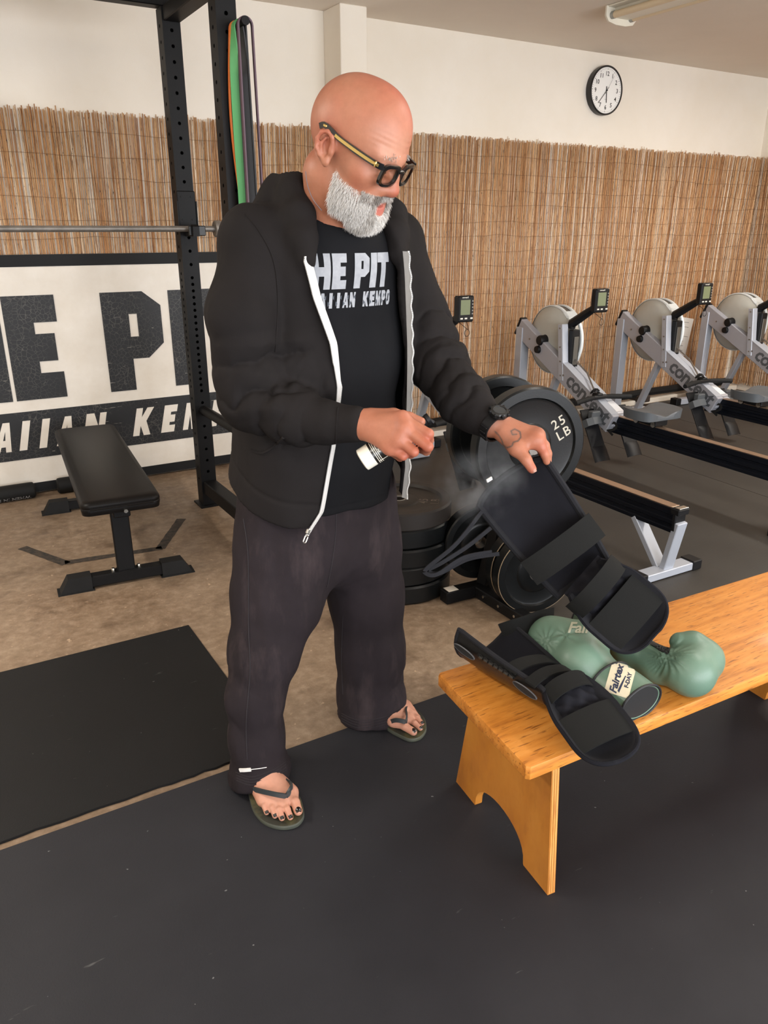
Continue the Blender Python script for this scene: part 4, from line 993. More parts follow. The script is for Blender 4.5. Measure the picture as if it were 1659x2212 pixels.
# ---------------------------------------------------------------- shin guards
M_neo = mat('black_neoprene', '#111116', .9, col2='#17171d', vscale=12, bump=.15, bscale=500, spec=.2); M_lea = mat('black_leather_shell', '#0d0d0c', .30, col2='#222120', vscale=8, bump=.2, bscale=180); M_pad = mat('grey_neoprene', '#1a1a1d', .85, col2='#202024', vscale=14, bump=.1, bscale=500, spec=.2); M_str = mat('elastic_strap', '#161615', .85, spec=.2, bump=.2, bscale=700); M_gray = mat('grey_vinyl', '#4a4c50', .45)
A3_ = lambda v: np.array(v, float)
def guard(t, T, A, E, open_dir, w, arc, foot_dir_w=.075, straps=(.62, .72), dep=.8, taper=.18, foot_open=None, er=.006):
    """shin guard from top T to ankle A to toe E, hollow side towards open_dir"""
    T, A, E, n = (np.array(x, float) for x in (T, A, E, open_dir))
    ax = A - T; L = np.linalg.norm(ax); ax /= L; n = n - ax * (n @ ax); n /= np.linalg.norm(n); s = np.cross(ax, n)
    rows_o = []; rows_i = []; m = 26
    for i in range(m):
        f = i / (m - 1); c = T + ax * L * f
        wd = w * (1 - taper * f + .05 * math.sin(f * 3.1)); a_ = arc * (1 - .12 * f)
        topcut = .0
        o = []; i_ = []
        for j in range(15):
            g = (j / 14 - .5) * 2; th_ = g * a_
            end = (.022 * (1 - g * g)) * (1 if i == 0 else .6 if i == 1 else .25 if i == 2 else 0)
            base = c - ax * end
            o.append(base + s * wd * math.sin(th_) / math.sin(min(arc, 1.57)) - n * wd * dep * (math.cos(th_) - .25))
            tk = .016 * (1 - .75 * abs(g) ** 6) * (1 if 0 < i < m - 1 else .5)
            nn = -(s * math.sin(th_) - n * math.cos(th_)); i_.append(o[-1] + nn * tk)
        rows_o.append(o); rows_i.append(i_)
    nO = m * 15; V = [p for r in rows_o for p in r] + [p for r in rows_i for p in r]
    F = []
    for i in range(m - 1):
        for j in range(14): F.append((i * 15 + j, i * 15 + j + 1, i * 15 + 16 + j, i * 15 + 15 + j))
    Fi = [tuple(k + nO for k in f[::-1]) for f in F]
    loop = [j for j in range(15)] + [i * 15 + 14 for i in range(1, m)] + [(m - 1) * 15 + j for j in range(13, -1, -1)] + [i * 15 for i in range(m - 2, 0, -1)]
    Fe = [(loop[(k + 1) % len(loop)], loop[k], loop[k] + nO, loop[(k + 1) % len(loop)] + nO) for k in range(len(loop))]
    part(MB().add([tuple(p) for p in V], F + Fe), 'shell', M_lea, t, 60)
    part(MB().add([tuple(p) for p in V], Fi), 'lining', M_neo, t, 60)
    part(MB().tube([tuple((V[k] + V[k + nO]) / 2) for k in loop], er, 8, closed=True), 'edge_binding', M_pad, t)
    # instep: a padded tongue from the ankle to the toe
    fx = E - A; FL = np.linalg.norm(fx); fx /= FL; fn = A3_(foot_open) if foot_open is not None else n; fn = fn - fx * (fn @ fx); fn /= np.linalg.norm(fn); fs = np.cross(fx, fn)
    rows = []; W_ = foot_dir_w
    for i in range(28):
        f = math.sin(i / 27 * math.pi / 2) ** .9; ww = W_ * (.66 + .34 * math.sin(min(1, f / .45) * math.pi / 2)) * ((max(0, 1 - ((f - .66) / .345) ** 2.5)) ** (1 / 2.5) if f > .66 else 1)
        rows.append([A + fx * FL * f + fs * ww * g - fn * (.030 * (1 - g * g) * min(1, ww / W_ * 1.1) ** 1.5 - .012) for g in np.linspace(-1, 1, 11)])
    V = [p for r in rows for p in r]; n0 = len(V); F = [(i * 11 + j, i * 11 + j + 1, i * 11 + 12 + j, i * 11 + 11 + j) for i in range(27) for j in range(10)]
    V2 = [p + fn * .014 for p in V]; loop = [j for j in range(11)] + [i * 11 + 10 for i in range(1, 28)] + [27 * 11 + j for j in range(9, -1, -1)] + [i * 11 for i in range(26, 0, -1)]
    Fe = [(loop[(k + 1) % len(loop)], loop[k], loop[k] + n0, loop[(k + 1) % len(loop)] + n0) for k in range(len(loop))]
    part(MB().add([tuple(p) for p in V + V2], F + [tuple(k + n0 for k in f[::-1]) for f in F] + Fe), 'instep_pad', M_pad, t, 60)
    part(MB().tube([tuple((V[k] + V2[k]) / 2) for k in loop], .0055, 8, closed=True), 'edge_binding', M_neo, t)
    # gathered lining at the ankle
    V_ = []; F_ = []
    rr = []
    for i in range(16):
        f = i / 15; c = A + fx * FL * (-.06 + .50 * f); rr.append([c + fs * W_ * .72 * g + fn * (.012 + .022 * (1 - g * g) * math.sin(math.pi * min(1, f * 1.1)) + .006 * math.sin(g * 9 + f * 7) * math.sin(f * 15)) for g in np.linspace(-1, 1, 17)])
    V_, F_ = grid_mesh([[tuple(p) for p in r] for r in rr]); part(MB().add(V_, [f[::-1] for f in F_]), 'ankle_lining', M_neo, t, 70)
    def strap(c, ax_, s_, n_, half, lift, width, name='strap', m_=None):
        P = [tuple(c + s_ * half * g + n_ * (lift * (1 - abs(g) ** 2.6))) for g in np.linspace(-1, 1, 13)]
        vs = []
        for p in P:
            for dx, dz in ((-width / 2, 0), (width / 2, 0), (width / 2, .004), (-width / 2, .004)): vs.append(tuple(np.array(p) + ax_ * dx + n_ * dz))
        F = [(4 * i + k, 4 * i + (k + 1) % 4, 4 * i + 4 + (k + 1) % 4, 4 * i + 4 + k) for i in range(12) for k in range(4)] + [(3, 2, 1, 0), (48, 49, 50, 51)]
        part(MB().add(vs, F), name, m_ or M_str, t, 40)
    for f, hw, lf, wd in straps:
        if f <= 1: strap(T + ax * L * f, ax, s, n, w * hw, lf, wd)
        else: strap(A + fx * FL * (f - 1) + fn * .014, fx, fs, fn, W_ * hw, lf, wd)
    return dict(s=s, n=n, ax=ax, L=L, T=T, A=A, fx=fx, fs=fs, fn=fn, FL=FL)
t = thing('shin_guard', 'black shin guard lying across the end of the wooden bench', 'shin guard', (1.05, 1.08, z0), group='black shin guards')
GW = .090; g1 = guard(t, (1.0553,1.2991,0.5560), (1.0740,1.0486,0.5400), (1.0574,0.8547,0.4720), (.22, -.02, 1), GW, 1.5, .070, ((.66, .86, .016, .036), (.90, .84, .026, .03), (1.10, .8, .03, .04), (1.60, 1.0, .012, .085)), dep=1.18, taper=.34, foot_open=(-.22, -.30, 1))
M0 = g1
def slot(c, a, b, m1=M_gray):
    """oval stitched grip on the shell rim"""
    c, a, b = (np.array(x) for x in (c, a, b)); n_ = np.cross(a, b); n_ /= np.linalg.norm(n_)
    P = [tuple(c + a * math.cos(k) + b * math.sin(k) + n_ * .003) for k in np.linspace(0, 2 * math.pi, 24, False)]
    part(MB().tube(P, .0018, 6, closed=True), 'grip_rim', m1, t); part(MB().add([tuple(np.array(p) - n_ * .0015) for p in P], [tuple(range(24)), tuple(range(24))[::-1]]), 'grip_slot', M_glove_d, t, 0)
rim = lambda f: g1['T'] + g1['ax'] * g1['L'] * f - g1['s'] * .082 * (1 - .15 * f) * 1.0 - g1['n'] * .0 if True else None
sg = -1 if (g1['s'] @ np.array((1, 0, 0))) > 0 else 1
rim = lambda f: g1['T'] + g1['ax'] * g1['L'] * f + g1['s'] * sg * GW * .96 * (1 - .32 * f) - g1['n'] * .012
dn = g1['s'] * sg * -.22 - g1['n'] * .97
for f in (.12, .84): slot(rim(f) + g1['s'] * sg * .006 - g1['n'] * .012, g1['ax'] * .036, dn * .008)
for i in range(7):
    p = rim(.30 + .06 * i); part(MB().tube([tuple(p + g1['ax'] * .012 * k + g1['s'] * sg * .003 * math.sin(k * 2.)) for k in np.linspace(-1, 1, 5)], [.004, .0065, .007, .0065, .004], 8), 'rim_pleat', M_lea, t)
p0 = g1['T'] + g1['s'] * -sg * .075; 
part(MB().tube([tuple(np.array(x)) for x in smooth_path([(1.1179,1.3056,0.5350), (1.1464,1.2794,0.5550), (1.2099,1.2755,0.5600), (1.2720,1.2914,0.5450)], 16)], 1., 4, True, False, flat=(.004, .05), up=(0, .2, 1)), 'calf_strap', M_str, t)

# ---------------------------------------------------------------- the man
A3 = np.array
Lm = A3((.987, .163, 0)); Fm = A3((.163, -.987, 0)); Cm = A3((.885, 1.82, 0))
man = thing('person', 'bald bearded man in black hoodie and flip-flops spraying a shin guard', 'person', (.82, 1.78, .01))
hf, hl, hu = A3((0.4763, -0.7622, -0.4384)), A3((0.8651, 0.4955, 0.0783)), A3((0.1575, -0.4165, 0.8954)); hc = A3((.862, 1.569, 1.648)); hs = 1.06
HM = (hl, hf, hu)
def H(x, y, z): return hc + hs * (hl * x + hf * y + hu * z)
def skin_mat():
    m = mat('skin', '#d99a7a', .48, spec=.4); q = Nt(m); c = q.coord(); at = lambda n: q.n('Attribute', attribute_name=n).outputs['Fac']
    x = q.ramp(q.noise(c, 9, 5), (.3, '#a1674d'), (.7, '#b3795f')); x = q.mix(at('red'), x, '#a64c3a'); x = q.mix(at('pale'), x, '#cf9c85'); x = q.mix(at('lip'), x, '#b5655a')
    x = q.mix(at('stubble'), x, '#b39383'); x = q.mix(at('ink'), x, '#4d4a46'); q.l(x, q.b.inputs['Base Color'])
    mo = q.ramp(q.noise(c, 60, 5, .7), (.3, .93), (.7, 1.05)); x = q.mix(1., x, mo, 'MULTIPLY'); q.l(x, q.b.inputs['Base Color']); q.b.inputs['Subsurface Weight'].default_value = .08; q.b.inputs['Subsurface Radius'].default_value = (.01, .004, .002); q.b.inputs['Subsurface Scale'].default_value = .6
    bp = q.n('Bump', Strength=.12, Distance=.0015); q.l(q.noise(c, 220, 4), bp.inputs['Height']); q.l(bp.outputs[0], q.b.inputs['Normal']); return m
M_skin = skin_mat()
B = Soft((.46, 1.20, .012), (1.34, 2.02, 1.81), .0027)
# trunk and limbs, hidden under the clothes
B.tube((.885, 1.86, .86), (.88, 1.78, 1.15), (.165, .11), (.165, .115), Lm, .05); B.tube((.88, 1.78, 1.15), (.866, 1.725, 1.38), (.165, .115), (.17, .10), Lm, .05)
ShR, ShL = A3((0.6820,1.7100,1.4537)), A3((1.0851,1.7800,1.4521)); ElR, ElL = A3((0.6440,1.6884,1.1066)), A3((1.1378,1.6388,1.1400)); WrR, WrL = A3((0.8035,1.4565,1.0755)), A3((1.1373,1.4123,1.0444))
B.cap((.866, 1.72, 1.42), ShR, .06, .055, .04).cap((.866, 1.72, 1.42), ShL, .06, .055, .04)
B.chain([(ShR, .052), (ElR, .042)], .03).chain([(ShL, .050), (A3((1.1374,1.7315,1.2692)), .044), (ElL, .040)], .03)
B.chain([(ElR, .042), (A3((0.7111,1.5921,1.0760)), .042), (A3((0.7548,1.5260,1.0691)), .034)], .02); B.tube(A3((0.7548,1.5260,1.0691)), WrR, (.034, .030), (.033, .026), (0, 0, 1), .02); B.tube(ElL, WrL, (.045, .04), (.034, .026), (.4, -.3, .8), .02)
AnR, AnL = A3((.600, 1.752, .085)), A3((1.035, 1.86, .085))
B.chain([((.79, 1.84, .82), .085), ((.66, 1.77, .45), .055), (AnR, .038)], .04); B.chain([((.98, 1.87, .82), .085), ((1.0, 1.84, .45), .055), (AnL, .038)], .04)
# neck and head
B.chain([(H(0, -.030, -.075), .064), ((.862, 1.665, 1.50), .068), ((.866, 1.71, 1.42), .085)], .03)
B.ell(H(0, -.006, .030), A3((.080, .100, .094)) * hs, HM, .01); B.ell(H(0, .034, .036), A3((.070, .068, .080)) * hs, HM, .03)
B.ell(H(0, .040, -.045), A3((.064, .058, .080)) * hs, HM, .03); B.ell(H(0, .032, -.088), A3((.060, .060, .046)) * hs, HM, .03)
B.cap(H(-.012, .078, -.114), H(.012, .078, -.114), .021, .021, .03)
for s in (-1, 1):
    B.ell(H(s * .050, .058, -.030), A3((.020, .026, .020)) * hs, HM, .025)
    B.cap(H(s * .012, .096, .012), H(s * .048, .082, .016), .011, .010, .016)
    B.ell(H(s * .033, .106, -.008), A3((.017, .016, .011)) * hs, HM, .012, '-')
    B.ell(H(s * .033, .086, -.010), A3((.0135, .0135, .0125)) * hs, HM, .006)
    B.cap(H(s * .022, .098, -.016), H(s * .045, .092, -.016), .004, .004, .008)
    B.cap(H(s * .022, .1, -.002), H(s * .046, .093, -.002), .004, .004, .008)
    B.ell(H(s * .0145, .098, -.044), A3((.0095, .013, .009)) * hs, HM, .008)
    B.cap(H(s * .030, .084, -.068), H(s * .02, .093, -.05), .007, .009, .02)
B.chain([(H(0, .092, .006), .010), (H(0, .102, -.020), .0105), (H(0, .109, -.042), .013)], .014); B.ell(H(0, .109, -.043), A3((.0145, .0135, .012)) * hs, HM, .008)
B.cap(H(-.018, .089, -.0715), H(.018, .089, -.0715), .006, .006, .008); B.cap(H(0, .093, -.0705), H(0, .094, -.0705), .007, .007, .008)
B.cap(H(-.015, .088, -.0885), H(.015, .088, -.0885), .0085, .0085, .006)
B.ell(H(0, .100, -.0785), A3((.0155, .016, .0052)) * hs, HM, .002, '-')
for s in (-1, 1):                                            # ears
    ex = lambda x, y, z: H(s * (.082 + (x - .082) * .85), (y + .012) * .84 - (z * .84) * .17 - .012, z * .84 - (y + .012) * -.15 - .011)
    B.ell(ex(.082, -.012, -.004), A3((.008, .0185, .026)) * hs, HM, .010)
    hx = [(.086, .006, .006), (.090, .004, .024), (.0935, -.008, .033), (.096, -.022, .029), (.097, -.030, .014), (.095, -.030, -.004), (.091, -.022, -.018), (.086, -.010, -.027)]
    B.chain([(ex(*p), .0044) for p in hx], .004); B.ell(ex(.086, -.006, -.030), A3((.006, .0085, .0095)) * hs, HM, .006)
    B.ell(ex(.094, -.013, .006), A3((.010, .011, .0175)) * hs, HM, .004, '-'); B.ell(ex(.095, -.008, -.010), A3((.010, .007, .0085)) * hs, HM, .003, '-')
    B.cap(ex(.086, .004, -.008), ex(.086, .004, -.002), .005, .005, .004); B.chain([(ex(.089, -.020, -.012), .0036), (ex(.091, -.022, .006), .0036), (ex(.089, -.012, .020), .003)], .003)
# hands
def hand(wr, mcp, fing, thumb, r=.0165):
    for m in mcp: B.cap(wr, m, .021, r, .018)
    for m, m2 in zip(mcp, mcp[1:]): B.cap(m, m2, r * .92, r * .92, .012)
    for m, f in zip(mcp, fing):
        pts = [m] + [A3(p) for p, _ in f]; rs = [.0118] + [q for _, q in f]
        for i in range(len(pts) - 1): B.cap(pts[i], pts[i + 1], rs[i], rs[i + 1], .007 if i == 0 else .0035)
    tp = [A3(p) for p, _ in thumb]; tr = [q for _, q in thumb]
    for i in range(len(tp) - 1): B.cap(tp[i], tp[i + 1], tr[i], tr[i + 1], .014 if i == 0 else .005)
mcpR = [A3(p) for p in ((0.8649,1.3793,1.0963), (0.8591,1.3604,1.0786), (0.8469,1.3630,1.0561), (0.8340,1.3781,1.0358))]
hand(WrR, mcpR,
     [[((0.8971,1.3243,1.0703), .0112), ((0.9108,1.3422,1.0501), .0102), ((0.9146,1.3825,1.0394), .0088)],
      [((0.8892,1.3134,1.0454), .0112), ((0.8994,1.3353,1.0295), .0102), ((0.9055,1.3813,1.0239), .0088)],
      [((0.8632,1.3290,1.0342), .0108), ((0.8720,1.3554,1.0213), .0098), ((0.8763,1.3984,1.0176), .0085)],
      [((0.8503,1.3510,1.0214), .0098), ((0.8570,1.3750,1.0114), .009), ((0.8596,1.4103,1.0107), .0078)]],
     [((0.8301,1.4472,1.0909), .019), ((0.8652,1.4163,1.0960), .0155), ((0.8940,1.3971,1.0912), .0125), ((0.9110,1.3765,1.0841), .0105)])
mcpL = [A3(p) for p in ((1.1904,1.3122,1.0202), (1.2086,1.3301,1.0238), (1.2186,1.3527,1.0208), (1.2226,1.3752,1.0153))]
hand(WrL, mcpL,
     [[((1.1981,1.2998,1.0020), .0112), ((1.2079,1.2980,0.9854), .0102), ((1.2148,1.2974,0.9676), .0085)],
      [((1.2219,1.3153,1.0017), .0112), ((1.2294,1.3119,0.9811), .0102), ((1.2309,1.3098,0.9609), .0085)],
      [((1.2369,1.3379,0.9944), .0108), ((1.2436,1.3336,0.9761), .0098), ((1.2441,1.3306,0.9583), .0085)],
      [((1.2396,1.3620,0.9907), .0098), ((1.2476,1.3563,0.9770), .009), ((1.2504,1.3528,0.9611), .0078)]],
     [((1.1464,1.3732,1.0235), .021), ((1.1445,1.3252,1.0013), .0155), ((1.1510,1.2984,0.9826), .0128), ((1.1596,1.2854,0.9612), .0108)])
B.cap((1.1468,1.3280,1.0026), mcpL[0], .012, .013, .022)
# feet
def foot(an, heel, inst, toes, little):
    B.chain([(an, .037), (heel, .031)], .03).chain([(an, .036), (inst, .033)], .03)
    for i, (b, t, r) in enumerate(toes):
        b, t = A3(b), A3(t); b = b - (t - b) * .25; m = b + (t - b) * .6 + A3((0, 0, .003)); rb = r * 1.12
        B.cap(heel, b, .03, rb, .02); B.cap(inst, b, .032, rb, .025); B.chain([(b, rb * .92), (m, r), (t, r * .95)], .004)
    for p, q_ in zip(toes, toes[1:]): B.cap(p[0], q_[0], p[2] * 1.05, q_[2] * 1.05, .012)
toesR = [((0.6492,1.5783,0.0400), (0.6395,1.5217,0.0360), .0125), ((0.6184,1.5640,0.0380), (0.6133,1.5140,0.0340), .0088), ((0.6010,1.5736,0.0370), (0.5931,1.5221,0.0340), .0086), ((0.5869,1.5874,0.0360), (0.5813,1.5403,0.0330), .0082), ((0.5726,1.6014,0.0350), (0.5675,1.5637,0.0320), .0078)]
foot(AnR, A3((.610, 1.785, .046)), A3((.602, 1.680, .058)), toesR, 0)
toesL = [((1.0640,1.7117,0.0400), (1.0861,1.6531,0.0360), .0125), ((1.1067,1.7091,0.0380), (1.1162,1.6601,0.0340), .0088), ((1.1295,1.7314,0.0370), (1.1342,1.6797,0.0340), .0086), ((1.1386,1.7538,0.0360), (1.1420,1.7048,0.0330), .0082), ((1.1439,1.7760,0.0350), (1.1475,1.7348,0.0320), .0078)]
foot(AnL, A3((1.035, 1.895, .046)), A3((1.06, 1.79, .064)), toesL, 0)
B.plane((0, 0, .0215), (0, 0, -1), .004, (.42, 1.2, .0), (1.4, 2.1, .06))
V, Q = B.surface(1); Vb, Qb = V, Q; Nb = normals(V, Q)
hx_, hy_, hz_ = ((V - hc) @ hl / hs, (V - hc) @ hf / hs, (V - hc) @ hu / hs); ishead = (np.abs(hx_) < .12) & (np.abs(hy_) < .15) & (hz_ > -.14) & (hz_ < .14)
g = lambda c, r: np.exp(-(((hx_ - c[0]) ** 2 + (hy_ - c[1]) ** 2 + (hz_ - c[2]) ** 2) / r ** 2)) * ishead
V = V - Nb * ((.00035 * np.sin(hz_ * 640 + 4 * np.sin(hx_ * 33 + 1)) * (.6 + .4 * np.sin(hx_ * 90)) * np.clip((hy_ - .05) / .03, 0, 1) * np.exp(-((hz_ - .045) / .022) ** 2)) * ishead)[:, None]   # forehead lines
nearp = lambda p, r: np.exp(-(np.linalg.norm(V - A3(p), axis=1) / r) ** 2)
red = .55 * g((.04, .07, .085), .055) + .5 * g((0, .125, -.045), .022) + .5 * g((-.092, -.02, .01), .03) + .4 * g((.092, -.02, .01), .03) + .28 * g((-.05, .06, -.04), .03) + .28 * g((.05, .06, -.04), .03) + .35 * g((0, -.10, .02), .07) + .3 * g((0, .02, .12), .06) + .12 * noise3(V, 14, 8) * ishead
for p in list(mcpR) + list(mcpL) + [(0.8966,1.3234,1.0675), (0.8880,1.3133,1.0436), (0.8628,1.3284,1.0323), (1.1999,1.2987,1.0020), (1.1602,1.2842,0.9592), (0.8501,1.3507,1.0205)]: red = red + .5 * nearp(p, .017)
for b_, t_, r_ in toesR + toesL: red = red + .3 * nearp(t_, .014)
red = red + .1 * (V[:, 2] < 1.2)
pale = .5 * g((-.03, .10, .03), .04) + .6 * (V[:, 2] < .2)
lip = np.maximum(g((0, .096, -.0885), .011) + g((.010, .094, -.0885), .010) + g((-.010, .094, -.0885), .010), 0) + .6 * g((0, .099, -.070), .007)
ink = np.zeros(len(V)); vd = A3((1.1555,1.3508,1.0273)) - A3((0, 0, 1.48)); vd /= np.linalg.norm(vd)
TAT = [(1.1189,1.3760,1.0354), (1.1255,1.3681,1.0263), (1.1292,1.3616,1.0161), (1.1301,1.3567,1.0059), (1.1364,1.3504,0.9998), (1.1474,1.3456,1.0039), (1.1517,1.3465,1.0120), (1.1616,1.3419,1.0151), (1.1688,1.3412,1.0232), (1.1690,1.3458,1.0344), (1.1599,1.3538,1.0405), (1.1517,1.3570,1.0364), (1.1529,1.3527,1.0283), (1.1615,1.3481,1.0293)]
fl = lambda P: P - np.outer(P @ vd, vd)
nh = (np.linalg.norm(V - A3((1.1462,1.3563,1.0273)), axis=1) < .075) & (Nb @ vd < .1)
Vf = fl(V[nh]); dm = np.full(len(Vf), 9.)
for a, b in zip(TAT, TAT[1:]):
    a, b = fl(A3([a]))[0], fl(A3([b]))[0]; t = np.clip(((Vf - a) @ (b - a)) / ((b - a) @ (b - a)), 0, 1); dm = np.minimum(dm, np.linalg.norm(Vf - a - t[:, None] * (b - a), axis=1))
ink[nh] = np.clip(1.25 - dm / .0022, 0, .85)
for p, r, w_ in (((1.1542,1.3528,1.0303), .010, .35), ((1.1424,1.3542,1.0171), .012, .18), ((1.1304,1.4107,1.0456), .02, .45), ((1.1418,1.4083,1.0559), .02, .4)): ink = np.maximum(ink, w_ * np.exp(-(np.linalg.norm(fl(V - A3(p)), axis=1) / r) ** 2) * (np.linalg.norm(V - A3(p), axis=1) < .06))
def beard_zone(x, y, z):
    top = -.040 - .30 * (y - .012) if True else 0
    top = np.where(y > .074, -.0575, np.where(y < .03, -.040 - (y - .005) * .45, -.051 - (y - .03) * .22))
    mouth = ((x / .024) ** 2 + ((z + .0835) / .0165) ** 2 < 1) & (y > .06)
    return (z < top) & (y > .014 - .1 * (z + .09)) & ~mouth & (z > -.150)
bz_ = beard_zone(hx_, hy_, hz_) & ishead
body = qmesh('body', V, Q, M_skin, man, dict(red=np.clip(red, 0, .75), pale=np.clip(pale, 0, .6), lip=np.clip(lip, 0, .85), ink=ink, stubble=bz_ * .7))
# beard hairs
rs = np.random.RandomState(3); zone = np.where(bz_ & (Nb @ hu < .55) & ((hz_ > -.120) | (hy_ > .05)))[0]
M_hair = mat('beard_hair', '#d6d2cc', .55); q = Nt(M_hair); at = q.n('Attribute', attribute_name='tone'); q.l(q.ramp(at.outputs['Fac'], (0, '#6e655e'), (.45, '#b9b1a8'), (.8, '#e3ded8'), (1, '#f4f1ec')), q.b.inputs['Base Color'])
def hairs(idx, n, lf, name, lean=.0, wd=.00055, wt=None):
    pk = rs.choice(idx, n, p=None if wt is None else wt / wt.sum()); c = V[pk] + rs.normal(size=(n, 3)) * .0012; nn = Nb[pk]; x, y, z = hx_[pk], hy_[pk], hz_[pk]
    L_ = lf(x, y, z) * rs.uniform(.6, 1.15, n); down = -hu[None] * 1.0 + hf[None] * .25 + np.outer(np.sign(x) * .18, hl)
    d0 = nn * 1.0 + down * .55 + rs.normal(size=(n, 3)) * .28; d1 = nn * .25 + down * 1.2 + rs.normal(size=(n, 3)) * .25
    d0 /= np.linalg.norm(d0, axis=1)[:, None]; d1 /= np.linalg.norm(d1, axis=1)[:, None]
    tone = np.clip(rs.normal(.82, .2, n) - .35 * ((y > .075) & (z > -.075)) - .3 * ((y > .07) & (np.abs(np.abs(x) - .026) < .008)), 0, 1)
    side = np.cross(d0, rs.normal(size=(n, 3))); side /= np.linalg.norm(side, axis=1)[:, None]; s2 = np.cross(side, d0)
    P = []
    for t, r in ((-.05, 1.), (.35, .95), (.7, .7), (1.0, .12)):
        p = c + (d0 * (t - t * t * .5) + d1 * (t * t * .5)) * L_[:, None]
        for k in range(3): P.append(p + (side * math.cos(2.094 * k) + s2 * math.sin(2.094 * k)) * wd * r)
    P = np.stack(P, 1); Vh = P.reshape(-1, 3); base = (np.arange(n) * 12)[:, None]
    F = np.array([(3 * i + k, 3 * i + (k + 1) % 3, 3 * i + 3 + (k + 1) % 3, 3 * i + 3 + k) for i in range(3) for k in range(3)])
    Qh = (base[:, :, None] + F[None]).reshape(-1, 4)
    return tag(qmesh(name, Vh, Qh, M_hair, man, dict(tone=np.repeat(tone, 12))), kind='stuff')
hairs(zone, 17000, lambda x, y, z: np.where(z < -.10, .0155, np.where((y > .068) & (z > -.076), .0085, .006 + .012 * np.clip((-.035 - z) / .055, 0, 1))), 'beard', wd=.00038, wt=np.clip(.12 + (np.where(hy_[zone] > .078, .0, -.040 - (hy_[zone] - .005) * .3 - hz_[zone])) / .030, .12, 1) + 1. * (hy_[zone] > .075))
brow_ix = np.where(ishead & (np.abs(np.abs(hx_) - .032) < .019) & (hy_ > .075) & (np.abs(hz_ - .017 - .004 * (np.abs(hx_) < .03)) < .0045))[0]
if len(brow_ix): hairs(brow_ix, 70, lambda x, y, z: .006 + 0 * x, 'eyebrows')
# eyes
M_eye = mat('eye_white', '#e9e3dc', .2); M_iris = mat('iris', '#4a3a2c', .2)
for s in (-1, 1):
    e = MB(); c = H(s * .033, .0905, -.0105); e.lathe([(0, -.0105), (.0055, -.009), (.0095, -.0045), (.0105, 0), (.0095, .0045), (.0055, .009), (0, .0105)], c, hf, 16); o = part(e, 'eye', M_eye, man)
    part(MB().lathe([(.0052, .0094), (.003, .0106), (0, .0109)], c, hf - hu * .5, 14), 'iris', M_iris, man)
# finger and toe nails
M_nail = mat('nail', '#b07c68', .5); M_polish = mat('black_polish', '#0c0c0d', .15, coat=.8)
def nail(p, n, d, w, l, m, name):
    p, n, d = A3(p), A3(n, float), A3(d, float); n = n - d * 0; n /= np.linalg.norm(n); d = d - n * (d @ n); d /= np.linalg.norm(d); s = np.cross(n, d); P = []
    for j in range(5):
        v = j / 4 * 2 - 1
        for i in range(7):
            u = i / 6 * 2 - 1; ww = w * (1 - .25 * max(0, v) ** 2); P.append(tuple(p + s * ww * u + d * l * v - n * (w * .55 * u * u + l * .2 * v * v)))
    V_, F_ = grid_mesh([P[7 * j:7 * j + 7] for j in range(5)]); V2 = V_ + [tuple(A3(q_) - n * .002) for q_ in V_]; nn_ = len(V_)
    part(MB().add(V2, F_ + [tuple(i + nn_ for i in f[::-1]) for f in F_]), name, m, man, 80)
for toes in (toesR, toesL):
    for i, (b, t, r) in enumerate(toes):
        b, t = A3(b), A3(t); d = (t - b) / np.linalg.norm(t - b); n = A3((0, 0, 1.)) + d * (.25 if i == 0 else .65); nn = n / np.linalg.norm(n)
        nail(t + nn * r * 1.0 + d * r * .1, nn, d, r * .68, r * (.62 if i == 0 else .5), M_polish, 'toenail')
th_d = A3((1.1596,1.2854,0.9612)) - A3((1.1510,1.2984,0.9826)); vn = A3((0, 0, 1.48)) - A3((1.1596,1.2854,0.9612)); vn /= np.linalg.norm(vn)
th_d /= np.linalg.norm(th_d); nail(A3((1.1613,1.2840,0.9602)) + vn * .0098 + np.cross(th_d, vn) * .001, vn + np.cross(vn, th_d) * -.25, th_d, .0068, .008, M_nail, 'fingernail')

